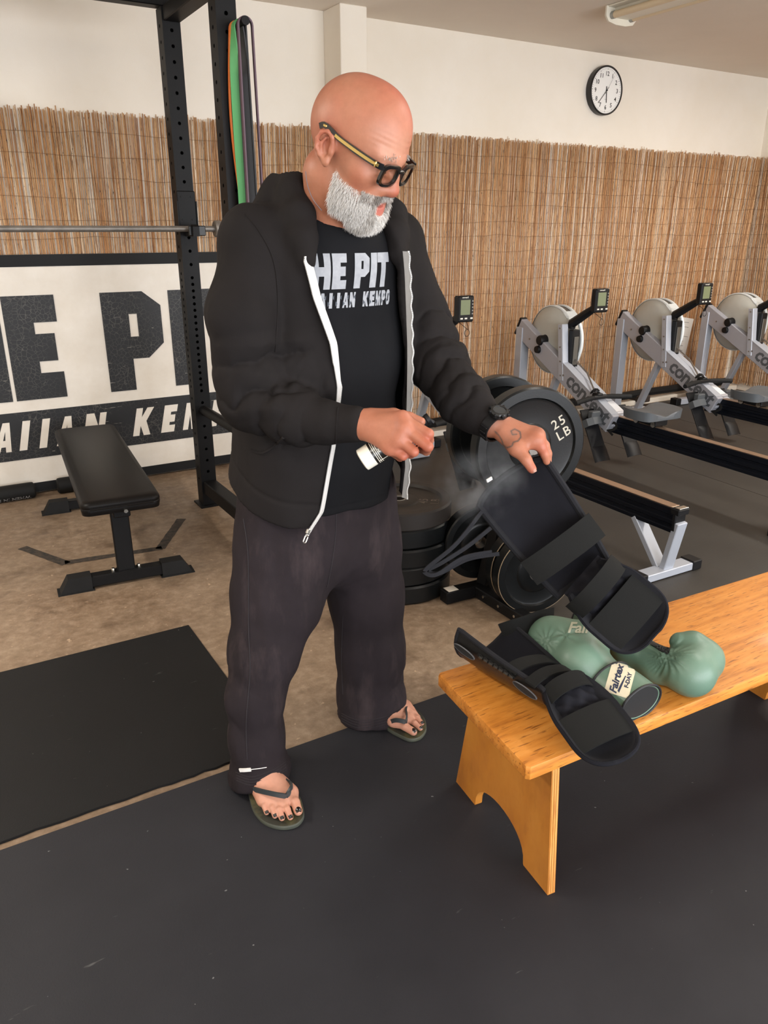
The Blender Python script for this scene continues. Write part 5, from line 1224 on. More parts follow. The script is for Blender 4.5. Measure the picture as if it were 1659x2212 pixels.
# ---- glasses
M_acet = mat('black_acetate', '#0d0d0e', .18, coat=.6); M_gold = mat('gold_trim', '#d9bd78', .28, 1.)
M_lens = bpy.data.materials.new('lens_glass'); M_lens.use_nodes = True; b_ = M_lens.node_tree.nodes['Principled BSDF']; b_.inputs['Base Color'].default_value = lin('#ece6e0'); b_.inputs['Transmission Weight'].default_value = 1; b_.inputs['Roughness'].default_value = .02; b_.inputs['IOR'].default_value = 1.08
gl = bpy.data.objects.new('glasses', None); COL.objects.link(gl); gl.parent = man; gl.location = tuple(H(0, .1, -.01) - A3(man.location))
def sub(mb, name, m, smooth=40): return part(mb, name, m, gl, smooth)
G0 = A3((0, .113, -.013)); tilt = R(10)
def GP(x, z, dy=0): return H(x * .93, G0[1] - .12 * x * x / .07 + z * math.sin(tilt) * .6 + dy, G0[2] + z * .93)
for s in (-1, 1):
    outl = []; inn = []
    for k in range(32):
        a = 2 * math.pi * k / 32; ca, sa = math.cos(a), math.sin(a); e = .62
        x = math.copysign(abs(ca) ** e, ca); z = math.copysign(abs(sa) ** e, sa)
        outl.append((s * (.0375 + .0300 * x), .0235 * z + .002 * (z > 0) * abs(x))); inn.append((s * (.0378 + .0232 * x), .0172 * z - .0005))
    rows = [[tuple(GP(*p, -.003)) for p in outl], [tuple(GP(p[0] * 1.0, p[1], .0025)) for p in outl], [tuple(GP(*p, .003)) for p in [((o_[0] * .85 + i_[0] * .15), (o_[1] * .85 + i_[1] * .15)) for o_, i_ in zip(outl, inn)]], [tuple(GP(*p, .003)) for p in inn], [tuple(GP(*p, -.003)) for p in inn], [tuple(GP(*p, -.003)) for p in outl]]
    V_, F_ = grid_mesh(rows, True); sub(MB().add(V_, F_ if s > 0 else [f[::-1] for f in F_]), 'rim', M_acet, 40)
    sub(MB().add([tuple(GP(*p, .0)) for p in inn] + [tuple(GP(*p, -.0012)) for p in inn], [tuple(range(32)), tuple(range(63, 31, -1))]), 'lens', M_lens, 0)
    P = [H(s * .0640, .107, .003), H(s * .0715, .094, .004), H(s * .079, .060, .008), H(s * .0835, .020, .0135), H(s * .0865, .002, .0175), H(s * .0885, -.010, .0220), H(s * .088, -.026, .0245), H(s * .0865, -.036, .018)]
    P = [tuple(p) for p in smooth_path(P, 22)]
    sub(MB().tube(P, [1.15] * 8 + [1.0] * 8 + [1.05] * 6, 4, True, False, flat=(.0046, .0105), up=tuple(hu)), 'temple', M_acet, 30)
    Pg = [tuple(A3(p) + hl * s * .0026) for p in P[2:13]]; sub(MB().tube(Pg, 1., 4, True, False, flat=(.0012, .0058), up=tuple(hu)), 'temple_inlay', M_gold, 30)
    sub(MB().box(Vector(tuple(H(s * .0745, .090, .004))), (.004, .0125, .0045), .001, Matrix((hl, hf, hu)).transposed().to_3x3()).box(Vector(tuple(H(s * .0742, .0945, .004))), (.004, .004, .0115), .001, Matrix((hl, hf, hu)).transposed().to_3x3()), 'hinge_ornament', M_gold)
    sub(MB().box(Vector(tuple(H(s * .0905, -.023, .024))), (.003, .009, .005), .001, Matrix((hl, hf, hu)).transposed().to_3x3()), 'tip_ornament', M_gold)
sub(MB().tube([tuple(GP(-.009, .009, .0)), tuple(GP(0, .0115, .002)), tuple(GP(.009, .009, .0))], [.0042, .0038, .0042], 10), 'bridge', M_acet)

# ---- clothes
def cloth(name, c1, c2, fine=420, rough=.85, fade=None):
    m = mat(name, c1, rough, spec=.12); q = Nt(m); c = q.coord()
    x = q.ramp(q.noise(c, 5, 5), (.3, c1), (.72, c2))
    if fade: x = q.mix(q.ramp(q.noise(q.coord((3, 3, .9)), 3.2, 5, .65), (.52, 0.), (.78, .65)), x, fade)
    q.l(x, q.b.inputs['Base Color']); bp = q.n('Bump', Strength=.25, Distance=.0012); q.l(q.noise(c, fine, 3), bp.inputs['Height']); q.l(bp.outputs[0], q.b.inputs['Normal']); return m
M_hood = cloth('black_fleece', '#1d1a19', '#232020'); M_tee = cloth('black_jersey', '#131315', '#18181a', 700); M_pant = cloth('faded_black_canvas', '#252022', '#2e282b', 500, .9, '#4b4040')
def lf(V): return (V - Cm) @ Lm, (V - Cm) @ Fm, V[:, 2]
def folds(V, N_, a, b, amp, wl, r, tw=1.5, seed=1, rng=(0, 1)):
    """soft creases across a limb between a and b"""
    a, b = A3(a), A3(b); ab = b - a; L_ = np.linalg.norm(ab); w_ = ab / L_; t = ((V - a) @ w_) / L_; rad = (V - a) - np.outer((V - a) @ w_, w_); d = np.linalg.norm(rad, axis=1)
    u = np.cross(w_, (.3, .2, .9)); u /= np.linalg.norm(u); v = np.cross(w_, u); an = np.arctan2(rad @ v, rad @ u)
    m = np.clip((t - rng[0]) / .12, 0, 1) * np.clip((rng[1] - t) / .12, 0, 1) * np.clip((r - d) / (r * .25), 0, 1)
    ph = t * L_ / wl * 2 * math.pi + tw * np.sin(an + seed) + .9 * np.sin(2 * an + seed * 2) + noise3(V, 9, seed) * 1.6
    s = 1 - 2 * np.abs(np.sin(ph * .5)) ** .6; return V - N_ * (amp * m * s * (.55 + .45 * np.sin(an * 1 + seed * 1.7)))[:, None]
def drape(V, N_, amp, s, seed, stretch=(1, 1, .35)): return V + N_ * (amp * noise3(V * A3(stretch), s, seed))[:, None]
# trousers
S = Soft((.44, 1.56, .0), (1.22, 2.10, .96), .005); ur = (.86, -.51, 0)
Rr = [((0.6105,1.7250,-0.0392), .080, .104), ((0.6160,1.7300,0.0198), .078, .098), ((0.6172,1.7350,0.1456), .073, .085), ((0.6249,1.7450,0.2737), .0735, .09), ((0.6643,1.7600,0.4002), .092, .10), ((0.7206,1.7850,0.5375), .124, .115), ((0.7612,1.8100,0.6644), .136, .13), ((0.8118,1.8400,0.7807), .15, .15)]
Ll = [((1.0498,1.8380,-0.0829), .095, .098), ((1.0501,1.8380,-0.0219), .096, .098), ((1.0478,1.8420,0.0752), .106, .10), ((1.0518,1.8500,0.2398), .106, .105), ((1.0423,1.8600,0.4242), .112, .115), ((1.0270,1.8700,0.5858), .118, .13), ((0.9835,1.8800,0.7379), .14, .15)]
for P in (Rr, Ll):
    for (a, ra, rb), (b, r2, r3) in zip(P, P[1:]): S.tube(a, b, (ra, rb), (r2, r3), ur, .03 if P is Rr else .03, e=2.2)
S.tube((.89, 1.865, .66), (.885, 1.85, .90), (.215, .16), (.215, .15), Lm, .06)
S.plane((.885, 1.86, .905), (0, 0, 1), .01); S.plane((.885, 1.86, .0135), (0, 0, -1), .004)
def hemn(a, b, c):
    n = np.cross(A3(b) - A3(a), A3(c) - A3(a)); n /= np.linalg.norm(n); return n if n[2] < 0 else -n
pR, pL = A3((0.5876,1.6650,0.0317)), A3((0.9733,1.7650,0.0129))
nR = hemn((0.5563,1.7700,-0.0157), pR, (0.6995,1.7300,-0.0081)); S.plane(pR, nR, .006, (.44, 1.5, 0), (.80, 1.95, .3))
nL = hemn((0.9531,1.8800,-0.0230), pL, (1.1473,1.8200,-0.0316)); S.plane(pL, nL, .006, (.86, 1.5, 0), (1.22, 2.1, .25))
for an, rr in ((AnR, .048), (AnL, .052)): S.cap(an + A3((0, -.01, -.08)), an + A3((.0, -.01, .03)), rr, rr * .8, .01, '-')
V, Q = S.surface(2); N_ = normals(V, Q)
V = folds(V, N_, Rr[1][0], Rr[4][0], .0014, .13, .2, 3.2, 4, (.0, 1.)); V = folds(V, N_, Ll[1][0], Ll[3][0], .004, .11, .2, 3.0, 2, (-.1, .95)); V = drape(V, N_, .0045, 4.2, 5, (1, 1, .2)); V = drape(V, N_, .004, 7, 6, (1, 1, .3)); V = drape(V, N_, .0016, 11, 9, (1, 1, .6))
# hem stitching and side seam pressed into the cloth
dR = (V - pR) @ nR; dL = (V - pL) @ nL; isR = (V[:, 0] < .80) & (V[:, 2] < .3); isL = (V[:, 0] > .86) & (V[:, 2] < .25)
for d_, m_ in ((dR, isR), (dL, isL)):
    for k in range(5): V = V - N_ * (.0016 * np.exp(-((d_ + .008 + .0085 * k) / .0022) ** 2) * m_)[:, None]
    V = V + N_ * (.004 * np.clip((d_ + .05) / .006, 0, 1) * m_)[:, None]
tro = qmesh('trousers', V, Q, M_pant, man); TP = bvh(V, Q); ctr = lambda p: A3(p)
M_seam = mat('trouser_seam', '#262124', .9)
def on_surface(tree, pts, n=40, off=.001, cam_=A3((0, 0, 1.48))):
    out = []
    for p in smooth_path(pts, n):
        d = p - cam_; d /= np.linalg.norm(d); h, nn, i, ds = tree.ray_cast(Vector(tuple(p - d * .35)), Vector(tuple(d)), .8)
        if h is not None: out.append(tuple(h + (nn if nn.dot(Vector(tuple(d))) < 0 else -nn) * off))
    return out
def seam(tree, pts, name, m, par, r=.0016, n=50, off=.0006):
    P = on_surface(tree, pts, n, off)
    return part(MB().tube(P, r, 5), name, m, par) if len(P) > 3 else None
seam(TP, [(0.6427,1.8000,0.7718), (0.6486,1.8000,0.6654), (0.6296,1.7800,0.4721), (0.6175,1.7600,0.3418), (0.5930,1.7500,0.1913), (0.5878,1.7500,0.0688)], 'side_seam', M_seam, tro)
seam(TP, [(0.8728,1.7200,0.7798), (0.8782,1.7400,0.6919), (0.8747,1.7600,0.6022), (0.8683,1.7800,0.5271)], 'fly_seam', M_seam, tro)
seam(TP, [(0.9283,1.8000,0.4105), (0.9207,1.8000,0.2721), (0.9227,1.8000,0.1415)], 'inner_seam', M_seam, tro, .0012)
for k in range(4):
    seam(TP, [A3(p) + A3((0, 0, .0095 * k)) for p in ((0.5488,1.7400,0.0184), (0.5733,1.6800,0.0349), (0.6208,1.6600,0.0494), (0.6754,1.6800,0.0445))], 'hem_stitch', M_seam, tro, .0009, 40, .0004)
    seam(TP, [A3(p) + A3((0, 0, .0095 * k)) for p in ((0.9261,1.8200,0.0323), (0.9597,1.7700,0.0251), (1.0459,1.7600,0.0117), (1.1203,1.7800,0.0111))], 'hem_stitch', M_seam, tro, .0009, 40, .0004)
P = on_surface(TP, [(0.5490,1.7000,0.0824), (0.5835,1.7000,0.0714), (0.6243,1.7000,0.0611)], 12, .002); M_wht = mat('white_thread', '#e6e3de', .7)
if len(P) > 8: part(MB().tube(P[:6], 1., 4, True, False, flat=(.004, .010), up=(0, 0, 1)), 'white_tag', M_wht, tro); part(MB().tube(P[5:], .0012, 4), 'white_thread', M_wht, tro)
# t-shirt
S = Soft((.60, 1.46, .72), (1.18, 2.02, 1.56), .005)
TB = [((.888, 1.835, .72), .205, .150), ((.889, 1.815, .95), .200, .158), ((.880, 1.775, 1.18), .200, .150), ((.868, 1.725, 1.39), .185, .132)]
for (a, r1, r2), (b, r3, r4) in zip(TB, TB[1:]): S.tube(a, b, (r1, r2), (r3, r4), Lm, .04, e=2.3)
S.cap((.866, 1.72, 1.42), ShR + A3((.03, 0, 0)), .075, .06, .05).cap((.866, 1.72, 1.42), ShL - A3((.03, 0, 0)), .075, .06, .05).cap((.868, 1.71, 1.42), (.864, 1.675, 1.49), .095, .080, .05)
S.plane((.888, 1.69, .778), A3((.0, -.16, -.98)), .004)
S.plane(A3((.872, 1.655, 1.505)), A3((.10, -.30, .95)), .004, (.7, 1.46, 1.40), (1.05, 1.9, 1.56))
S.cap((.866, 1.70, 1.44), (.858, 1.65, 1.54), .068, .072, .006, '-')
V, Q = S.surface(2); N_ = normals(V, Q); l, f, z = lf(V)
V = V + N_ * (.0045 * np.sin(l * 42 + 2.2 * np.sin(z * 5)) * np.clip((1.32 - z) / .2, 0, 1) * np.clip((z - .8) / .2, .35, 1) * (f > 0))[:, None]; V = drape(V, N_, .004, 4.5, 21); V = V - N_ * (.0015 * np.exp(-((z - .80 - .16 * (1.69 - V[:, 1])) / .003) ** 2))[:, None]
tee = qmesh('t_shirt', V, Q, M_tee, man); TT = bvh(V, Q)
M_print = mat('grey_print', '#8d8f94', .7, col2='#a3a5a9', vscale=60, var=.5); M_print2 = mat('dark_print', '#454a52', .7)
pc = A3((0.8593,1.5800,1.3896)); po = pc + Fm * .12; dirn = -Fm + A3((0, 0, -.0))
def glyphs(row, z0, z1, m, shear=0., name='print_letter'):
    for ch, a, b in row:
        o, hs_ = GL[ch]; w_ = b - a; h_ = z1 - z0; pts = [(a + p[0] * w_ + shear * p[1] * h_, z0 + p[1] * h_) for p in o]; hol = [[(a + p[0] * w_ + shear * p[1] * h_, z0 + p[1] * h_) for p in k] for k in hs_]
        flat = pts + [p for k in hol for p in k]; tr = tessellate_polygon([[Vector((*p, 0)) for p in pts]] + [[Vector((*p, 0)) for p in k] for k in hol])
        tr = [t if (Vector(flat[t[1]]) - Vector(flat[t[0]])).cross(Vector(flat[t[2]]) - Vector(flat[t[0]])) > 0 else t[::-1] for t in tr]
        part(printed(TT, flat, tr, po, Lm, (0, 0, 1), dirn, .011, .0014), name, m, tee, 0)
u_ = .042
glyphs([('T', -3.22 * u_, -2.25 * u_), ('H', -2.15 * u_, -1.2 * u_), ('E', -1.1 * u_, -.28 * u_), ('P', .22 * u_, 1.18 * u_), ('I', 1.28 * u_, 1.72 * u_), ('T', 1.75 * u_, 2.75 * u_)], -.036, .040, M_print)
xs = np.linspace(-.128, .132, 15)
glyphs([(c, x + (.004 if c == 'I' else 0), x + (.0115 if c == 'I' else .0155)) for c, x in zip('HAWAIIAN KEMPO', xs) if c != ' '], -.078, -.044, M_print, 0.)
tri = []
for x in xs[:8].tolist() + xs[9:14].tolist(): tri.append([(x + .0005, -.074), (x + .0055, -.068), (x + .0005, -.062)]); tri.append([(x + .015, -.060), (x + .015, -.049), (x + .0105, -.0545)])
for t_ in tri: part(printed(TT, t_, [(0, 1, 2)], po, Lm, (0, 0, 1), dirn, .02, .0019), 'print_triangle', M_print2, tee, 0)
part(MB().tube([tuple(p) for p in smooth_path([(0.7789,1.6600,1.5401), (0.7689,1.6100,1.5201), (0.7865,1.5750,1.5049), (0.8257,1.5550,1.4827), (0.8943,1.5650,1.4751), (0.9604,1.6000,1.4927)], 30)], .004, 6), 'collar', M_tee, tee) if False else None

# hoodie: a shell open in front, sleeves, hood
S = Soft((.40, 1.38, .69), (1.30, 2.06, 1.60), .0046); th_ = .013
HB = [((.885, 1.845, .68), .245, .185), ((.885, 1.840, .80), .250, .188), ((.887, 1.818, .97), .232, .185), ((.880, 1.775, 1.18), .226, .176), ((.868, 1.722, 1.38), .212, .152)]
for (a, r1, r2), (b, r3, r4) in zip(HB, HB[1:]): S.tube(a, b, (r1, r2), (r3, r4), Lm, .04, e=2.3)
S.cap((.866, 1.73, 1.42), ShR, .085, .082, .05).cap((.866, 1.73, 1.42), ShL, .085, .080, .05).cap((.866, 1.72, 1.43), (.858, 1.69, 1.50), .095, .085, .05)
inner = S.d + th_
# opening between the two zip edges
zR = [.69, .746, .813, .983, 1.134, 1.237, 1.342, 1.419, 1.47, 1.62]; xR = [-.19, -.162, -.122, -.100, -.096, -.114, -.158, -.178, -.15, -.10]
zL = [.69, .783, .866, .956, 1.044, 1.215, 1.35, 1.429, 1.48, 1.62]; xL = [.15, .160, .172, .162, .150, .118, .088, .072, .066, .05]
Xg, Yg, Zg = S.ax[0][:, None, None], S.ax[1][None, :, None], S.ax[2][None, None, :]
lg = (Xg - Cm[0]) * Lm[0] + (Yg - Cm[1]) * Lm[1]; fg = (Xg - Cm[0]) * Fm[0] + (Yg - Cm[1]) * Fm[1]
eR = np.interp(S.ax[2], zR, xR)[None, None, :]; eL = np.interp(S.ax[2], zL, xL)[None, None, :]
cut = np.maximum(np.maximum(eR - lg, lg - eL), .03 - fg).astype(np.float32)
S.d = np.maximum(np.maximum(S.d, -inner), -cut)
neckc = A3((.858, 1.672, 1.50)); S.cap((.868, 1.70, 1.40), (.856, 1.655, 1.56), .078, .092, .01, '-')
# hem, cut on a slant
P1, P2, P3 = A3((.612, 1.79, .826)), A3((0.7362,1.6300,0.7571)), A3((1.0679,1.6900,0.7855)); hn = np.cross(P2 - P1, P3 - P1); hn /= np.linalg.norm(hn); hn = -hn if hn[2] > 0 else hn
S.plane(P2 + hn * .002, hn, .004)
# sleeves
S.chain([(ShR + A3((.012, 0, -.02)), .080), (A3((0.6299,1.6805,1.3001)), .078), (A3((0.6402,1.6943,1.1731)), .075), (ElR, .070)], .022)
S.chain([(ElR, .071), (A3((0.7115,1.5927,1.0780)), .062), (A3((0.7552,1.5266,1.0711)), .050)], .03)
S.tube(A3((0.7548,1.5260,1.0691)), A3((0.7959,1.4640,1.0738)), (.049, .043), (.042, .037), (0, 0, 1), .012)
S.chain([(ShL + A3((.0, 0, -.01)), .078), (A3((1.1353,1.7327,1.2692)), .074), (A3((1.1404,1.6387,1.1434)), .067)], .022)
S.chain([(A3((1.1404,1.6387,1.1434)), .069), (A3((1.1287,1.5224,1.0870)), .058), (A3((1.1293,1.4611,1.0605)), .050)], .03)
S.tube(A3((1.1293,1.4611,1.0605)), A3((1.1333,1.4253,1.0490)), (.050, .045), (.043, .038), (.4, -.3, .8), .01)

# hood: a thick rolled collar round the neck, heaped behind, its ends falling to the zips
S.chain([(A3((0.7871,1.7750,1.5515)), .044), (A3((0.8141,1.7600,1.5733)), .050), (A3((0.8486,1.8000,1.5839)), .048)], .03)
S.chain([(A3((0.7795,1.7900,1.5478)), .034), (A3((0.7389,1.7800,1.5170)), .030)], .05)
S.chain([(A3((0.8283,1.7650,1.6054)), .032), (A3((0.7810,1.7000,1.5528)), .030), (A3((0.7583,1.6400,1.5083)), .024), (A3((0.7477,1.6000,1.4612)), .018), (A3((0.7456,1.5780,1.4192)), .012)], .035)
S.chain([(A3((0.8283,1.7650,1.6054)), .032), (A3((0.9415,1.8300,1.5815)), .045), (A3((1.0291,1.8000,1.5504)), .042), (A3((1.0360,1.7000,1.5145)), .028), (A3((1.0161,1.6500,1.4696)), .020), (A3((0.9928,1.6200,1.4280)), .012)], .035)
S.cap((.862, 1.69, 1.47), (.854, 1.64, 1.60), .066, .076, .008, '-')
V, Q = S.surface(2); N_ = normals(V, Q)
V = folds(V, N_, A3((0.6354,1.6938,1.3390)), ElR, .0095, .075, .16, 1.6, 1, (.30, 1.15)); V = folds(V, N_, ElR, A3((0.7683,1.5180,1.0691)), .0085, .058, .12, 1.5, 3, (.1, .98))
V = folds(V, N_, A3((1.1396,1.7399,1.2920)), A3((1.1404,1.6387,1.1434)), .0085, .07, .13, 1.4, 2, (.2, 1.1)); V = folds(V, N_, A3((1.1404,1.6387,1.1434)), A3((1.1315,1.4545,1.0569)), .0055, .055, .11, 1.4, 5, (.0, 1.0))
V = drape(V, N_, .0045, 4., 31, (1, 1, .4)); V = drape(V, N_, .0014, 12, 33)
hd = -((V - P2) @ hn); V = V - N_ * (.003 * np.exp(-((hd - .062) / .005) ** 2) * (V[:, 2] < 1.0) * (np.abs((V - Cm) @ Lm) < .3))[:, None]
hood = qmesh('hoodie', V, Q, M_hood, man); TH = bvh(V, Q)
# zip tapes along both edges
M_zip = mat('white_zip_tape', '#c9c6c2', .7, bump=.3, bscale=900); M_teeth = mat('zip_teeth', '#d8d6d2', .4)
hz = [p[0][2] for p in HB]; hcl = [(A3(p[0]) - Cm) @ Lm for p in HB]; hcf = [(A3(p[0]) - Cm) @ Fm for p in HB]
def edge(zs, xs, z0, z1, n):
    out = []
    for z_ in np.linspace(z1, z0, n):
        x_ = np.interp(z_, zs, xs); c_l, c_f, a_, b_ = (np.interp(z_, hz, q_) for q_ in (hcl, hcf, [p[1] for p in HB], [p[2] for p in HB]))
        g_ = min(abs(x_ - c_l) / a_, .97); out.append(c_f + b_ * (1 - g_ ** 2.3) ** (1 / 2.3) + .010)
    f = np.convolve(np.pad(out, 3, 'edge'), np.ones(7) / 7, 'valid')
    return [Cm + Lm * np.interp(z_, zs, xs) + A3((0, 0, z_)) + Fm * f[i] for i, z_ in enumerate(np.linspace(z1, z0, n))]
for zs_, xs_, z0_, z1_, s, wv in ((zR, xR, .752, 1.425, 1, .0), (zL, xL, .785, 1.432, -1, .0025)):
    E = edge(zs_, xs_, z0_, z1_, 70); rows = []; teeth = []
    for i, p in enumerate(E):
        n_ = Fm * .8 + Lm * s * .25 if s > 0 else Fm * .75 - Lm * .45; wid = (.0075 + .011 * (1 / (1 + math.exp((i - 26) / 3.)))) if s > 0 else .0115 ; dl = Lm * s if s > 0 else (Lm * .12 + Fm * .9)
        dl = dl / np.linalg.norm(dl)
        a = (p + Fm * .003 - dl * (wid - .002)) if s > 0 else p + Fm * .008 - dl * .004; b = (p + dl * .003 + Fm * .003) if s > 0 else p + dl * wid + Fm * (.008 + wv * math.sin(i * 1.3)); rows.append([tuple(a), tuple((a + b) / 2 + Fm * .0015), tuple(b)])
    V_, F_ = grid_mesh(rows); nv = len(V_); V2 = V_ + [tuple(A3(p) - Fm * .0022) for p in V_]
    z_o = part(MB().add(V2, F_ + [tuple(i + nv for i in f_[::-1]) for f_ in F_]), 'zip_tape', M_zip, hood, 0)
    edge_pts = [A3(r[2]) for r in rows] if s < 0 else [A3(r[0]) if i < 24 else A3(r[0]) + (A3(r[2]) - A3(r[0])) * min(1, (i - 24) / 6) for i, r in enumerate(rows)]
    sp = smooth_path(edge_pts, 235); mb = MB()
    for i in range(len(sp)):
        mb.box(Vector(tuple(sp[i])), (.004, .0035, .0016))
    tag(part(mb, 'zip_teeth', M_teeth, hood, 0), kind='stuff')
M_zipm = mat('zip_metal', '#c9c6bf', .3, 1.)
pz_ = A3(E[-1]) * 0 + A3((0.7350,1.6180,0.7727)); dn_ = A3((0.7292,1.6150,0.7589)) - A3((0.7443,1.6180,0.7856)); dn_ /= np.linalg.norm(dn_); sd_ = np.cross(dn_, Fm); Mz = Matrix((sd_, np.cross(dn_, sd_), dn_)).transposed().to_3x3()
part(MB().box(Vector(tuple(pz_ - dn_ * .008 + Fm * .006)), (.010, .008, .014), .002, Mz), 'zip_slider', M_zipm, hood)
ringp = [tuple(pz_ + Fm * .008 + dn_ * (.012 + .010 * math.sin(a)) + sd_ * (.0045 * math.copysign(min(1, abs(1.4 * math.cos(a))), math.cos(a)))) for a in np.linspace(0, 2 * math.pi, 20, False)]
part(MB().tube(ringp, .0016, 6, closed=True), 'zip_pull', M_zipm, hood)
seam(TH, [(0.6083,1.6200,1.0048), (0.6248,1.6000,1.0006), (0.6456,1.5800,1.0156), (0.6673,1.5700,1.0376)], 'pocket_edge', M_hood, hood, .004, 24, .0)
seam(TH, [(0.6579,1.7000,1.5111), (0.6718,1.6600,1.4752), (0.6926,1.6400,1.4183), (0.6952,1.6300,1.3409), (0.6834,1.6300,1.2205)], 'armhole_seam', M_hood, hood, .0022, 50, .0)
seam(TH, [(0.8333,1.6200,1.0785), (0.8183,1.6000,1.0391), (0.8249,1.6200,0.9879)], 'cuff_seam', M_hood, hood, .002, 20, .0)
pch = on_surface(TH, [(1.0583,1.6600,1.3109), (1.0614,1.6600,1.2884), (1.0631,1.6600,1.2658)], 8, .0012)
if len(pch) > 4:
    for a_, b_, m_ in ((0, 3, mat('red_patch', '#b23a32', .7)), (3, 5, M_seam), (5, 8, M_wht)): part(MB().tube(pch[a_:b_ + 1][:max(2, b_ - a_)], 1., 4, True, False, flat=(.0015, .007), up=tuple(Fm)), 'sleeve_patch', m_, hood, 0)
# necklace cord at the nape
part(MB().tube([tuple(p) for p in smooth_path([H(-.068, -.05, -.075), H(-.072, -.035, -.095), H(-.07, -.015, -.115), H(-.058, .005, -.13)], 14)], .0009, 6), 'neck_cord', mat('neck_cord', '#6e6468', .5), man)

# watch
wa = A3(WrL) + (A3((1.1442,1.3710,1.0299)) - A3(WrL)) * .30; wx = A3((1.1432,1.3694,1.0248)) - A3((1.1293,1.4611,1.0605)); wx /= np.linalg.norm(wx); wn = A3((0, 0, 1.48)) - wa; wn = wn - wx * (wn @ wx); wn /= np.linalg.norm(wn); wsd = np.cross(wx, wn)
wt = bpy.data.objects.new('watch', None); COL.objects.link(wt); wt.parent = man; wt.location = tuple(wa - A3(man.location))
top = -wsd * .75 + wn * .65; top = top if top[2] > 0 else wsd * .75 + wn * .65; top /= np.linalg.norm(top); tsd = np.cross(wx, top)
ring_ = [tuple(wa + (top * math.cos(a) * .0315 + tsd * math.sin(a) * .0375)) for a in np.linspace(0, 2 * math.pi, 36, False)]
part(MB().tube(ring_, 1., 4, False, True, flat=(.024, .005), up=tuple(wx)) if False else MB().add(*grid_mesh([[tuple(A3(p) + wx * e + (A3(p) - wa) / np.linalg.norm(A3(p) - wa) * q_) for p in ring_] for e, q_ in ((-.012, 0), (-.012, .004), (.012, .004), (.012, 0))], True)), 'strap', M_nyl, wt, 40)
Mw = Matrix((wx, np.cross(top, wx), top)).transposed().to_3x3(); wc = wa + top * .040
part(MB().lathe([(0, -.008), (.021, -.008), (.0235, -.004), (.0235, .004), (.021, .0075), (.0165, .008), (.016, .0065), (0, .0065)], wc, top, 10), 'case', M_blk, wt, 20)
part(MB().lathe([(.0155, .0068), (0, .0068)], wc, top, 20), 'dial', mat('watch_dial', '#2f3336', .2, coat=.6), wt, 0)
for a in range(0, 360, 45): part(MB().box(Vector(tuple(wc + (wx * math.cos(R(a + 22)) + np.cross(top, wx) * math.sin(R(a + 22))) * .0225 + top * .003)), (.008, .008, .009), .002, Mw), 'bezel_lug', M_nyl, wt)
for k in range(6):
    a = R(70 + 22 * k); p = wa + top * math.cos(a) * .0355 + tsd * math.sin(a) * .0415 * (1 if tsd @ wn > 0 else -1); part(MB().box(Vector(tuple(p)), (.018, .006, .004), .001, Mw), 'strap_ridge', M_nyl, wt)

# flip-flops
M_sole = mat('sandal_foam', '#3c403b', .65, col2='#47493a', vscale=9, var=.3, bump=.1); M_top = mat('sandal_footbed', '#2b2c24', .6, col2='#4c4a31', vscale=14, var=.12); M_thong = mat('sandal_strap', '#33383a', .5)
def sandal(outline, post, arms, label):
    P = smooth_path(outline + [outline[0]], 61)[:-1]; c = np.mean(P, 0); poly = [(p[0], p[1]) for p in P]
    ar = sum(poly[i][0] * poly[(i + 1) % 60][1] - poly[(i + 1) % 60][0] * poly[i][1] for i in range(60)); poly = poly if ar > 0 else poly[::-1]
    sh = lambda k: [(c[0] + (x - c[0]) * k, c[1] + (y - c[1]) * k) for x, y in poly]
    rows = [[(x, y, z) for x, y in sh(k)] for k, z in ((.985, .0105), (1.0, .014), (.995, .020), (.975, .0225))]
    V_, F_ = grid_mesh(rows, True); o = part(MB().add(V_, F_ + [tuple(range(60))[::-1]]), 'flip_flop', M_sole, man, 40)
    part(MB().add([(x, y, .0226) for x, y in sh(.976)], [tuple(range(60))]), 'footbed', M_top, o, 0)
    for k, arm in enumerate(arms): part(MB().tube([tuple(p) for p in smooth_path([post] + arm, 14)], [.75] + [1.] * 12 + [1.1], 4, True, False, flat=(.005, .013), up=(0, 0, 1)), 'strap', M_thong, o, 40)
    part(MB().cyl((post[0], post[1], .024), tuple(post), .003, .004, 8), 'toe_post', M_thong, o)
sandal([(0.5653,1.6967,0.0200), (0.5481,1.6319,0.0200), (0.5447,1.5869,0.0200), (0.5539,1.5420,0.0200), (0.5826,1.5056,0.0200), (0.6202,1.4929,0.0200), (0.6490,1.5090,0.0200), (0.6657,1.5476,0.0200), (0.6735,1.6062,0.0200), (.648, 1.72, .02), (.645, 1.79, .02), (.612, 1.82, .02), (.575, 1.795, .02), (.560, 1.74, .02)],
       (0.6285,1.5667,0.0560), [[(0.6025,1.5666,0.0720), (0.5771,1.5941,0.0720), (0.5624,1.6390,0.0550), (0.5635,1.6878,0.0240)], [(0.6381,1.5684,0.0720), (0.6531,1.5934,0.0660), (.642, 1.67, .045), (.645, 1.69, .024)]], '')
sandal([(1.0375,1.7487,0.0200), (1.0402,1.7167,0.0200), (1.0502,1.6837,0.0200), (1.0685,1.6436,0.0200), (1.1027,1.6365,0.0200), (1.1392,1.6607,0.0200), (1.1661,1.7091,0.0200), (1.1717,1.7581,0.0200), (1.1639,1.7987,0.0200), (1.105, 1.84, .02), (1.08, 1.92, .02), (1.035, 1.935, .02), (1.0, 1.90, .02), (1.01, 1.82, .02)],
       (1.0779,1.6829,0.0560), [[(1.0592,1.6826,0.0680), (1.0478,1.7019,0.0620), (1.0465,1.7383,0.0300)], [(1.0878,1.6933,0.0680), (1.1082,1.7310,0.0620), (1.1545,1.7842,0.0300)]], '')

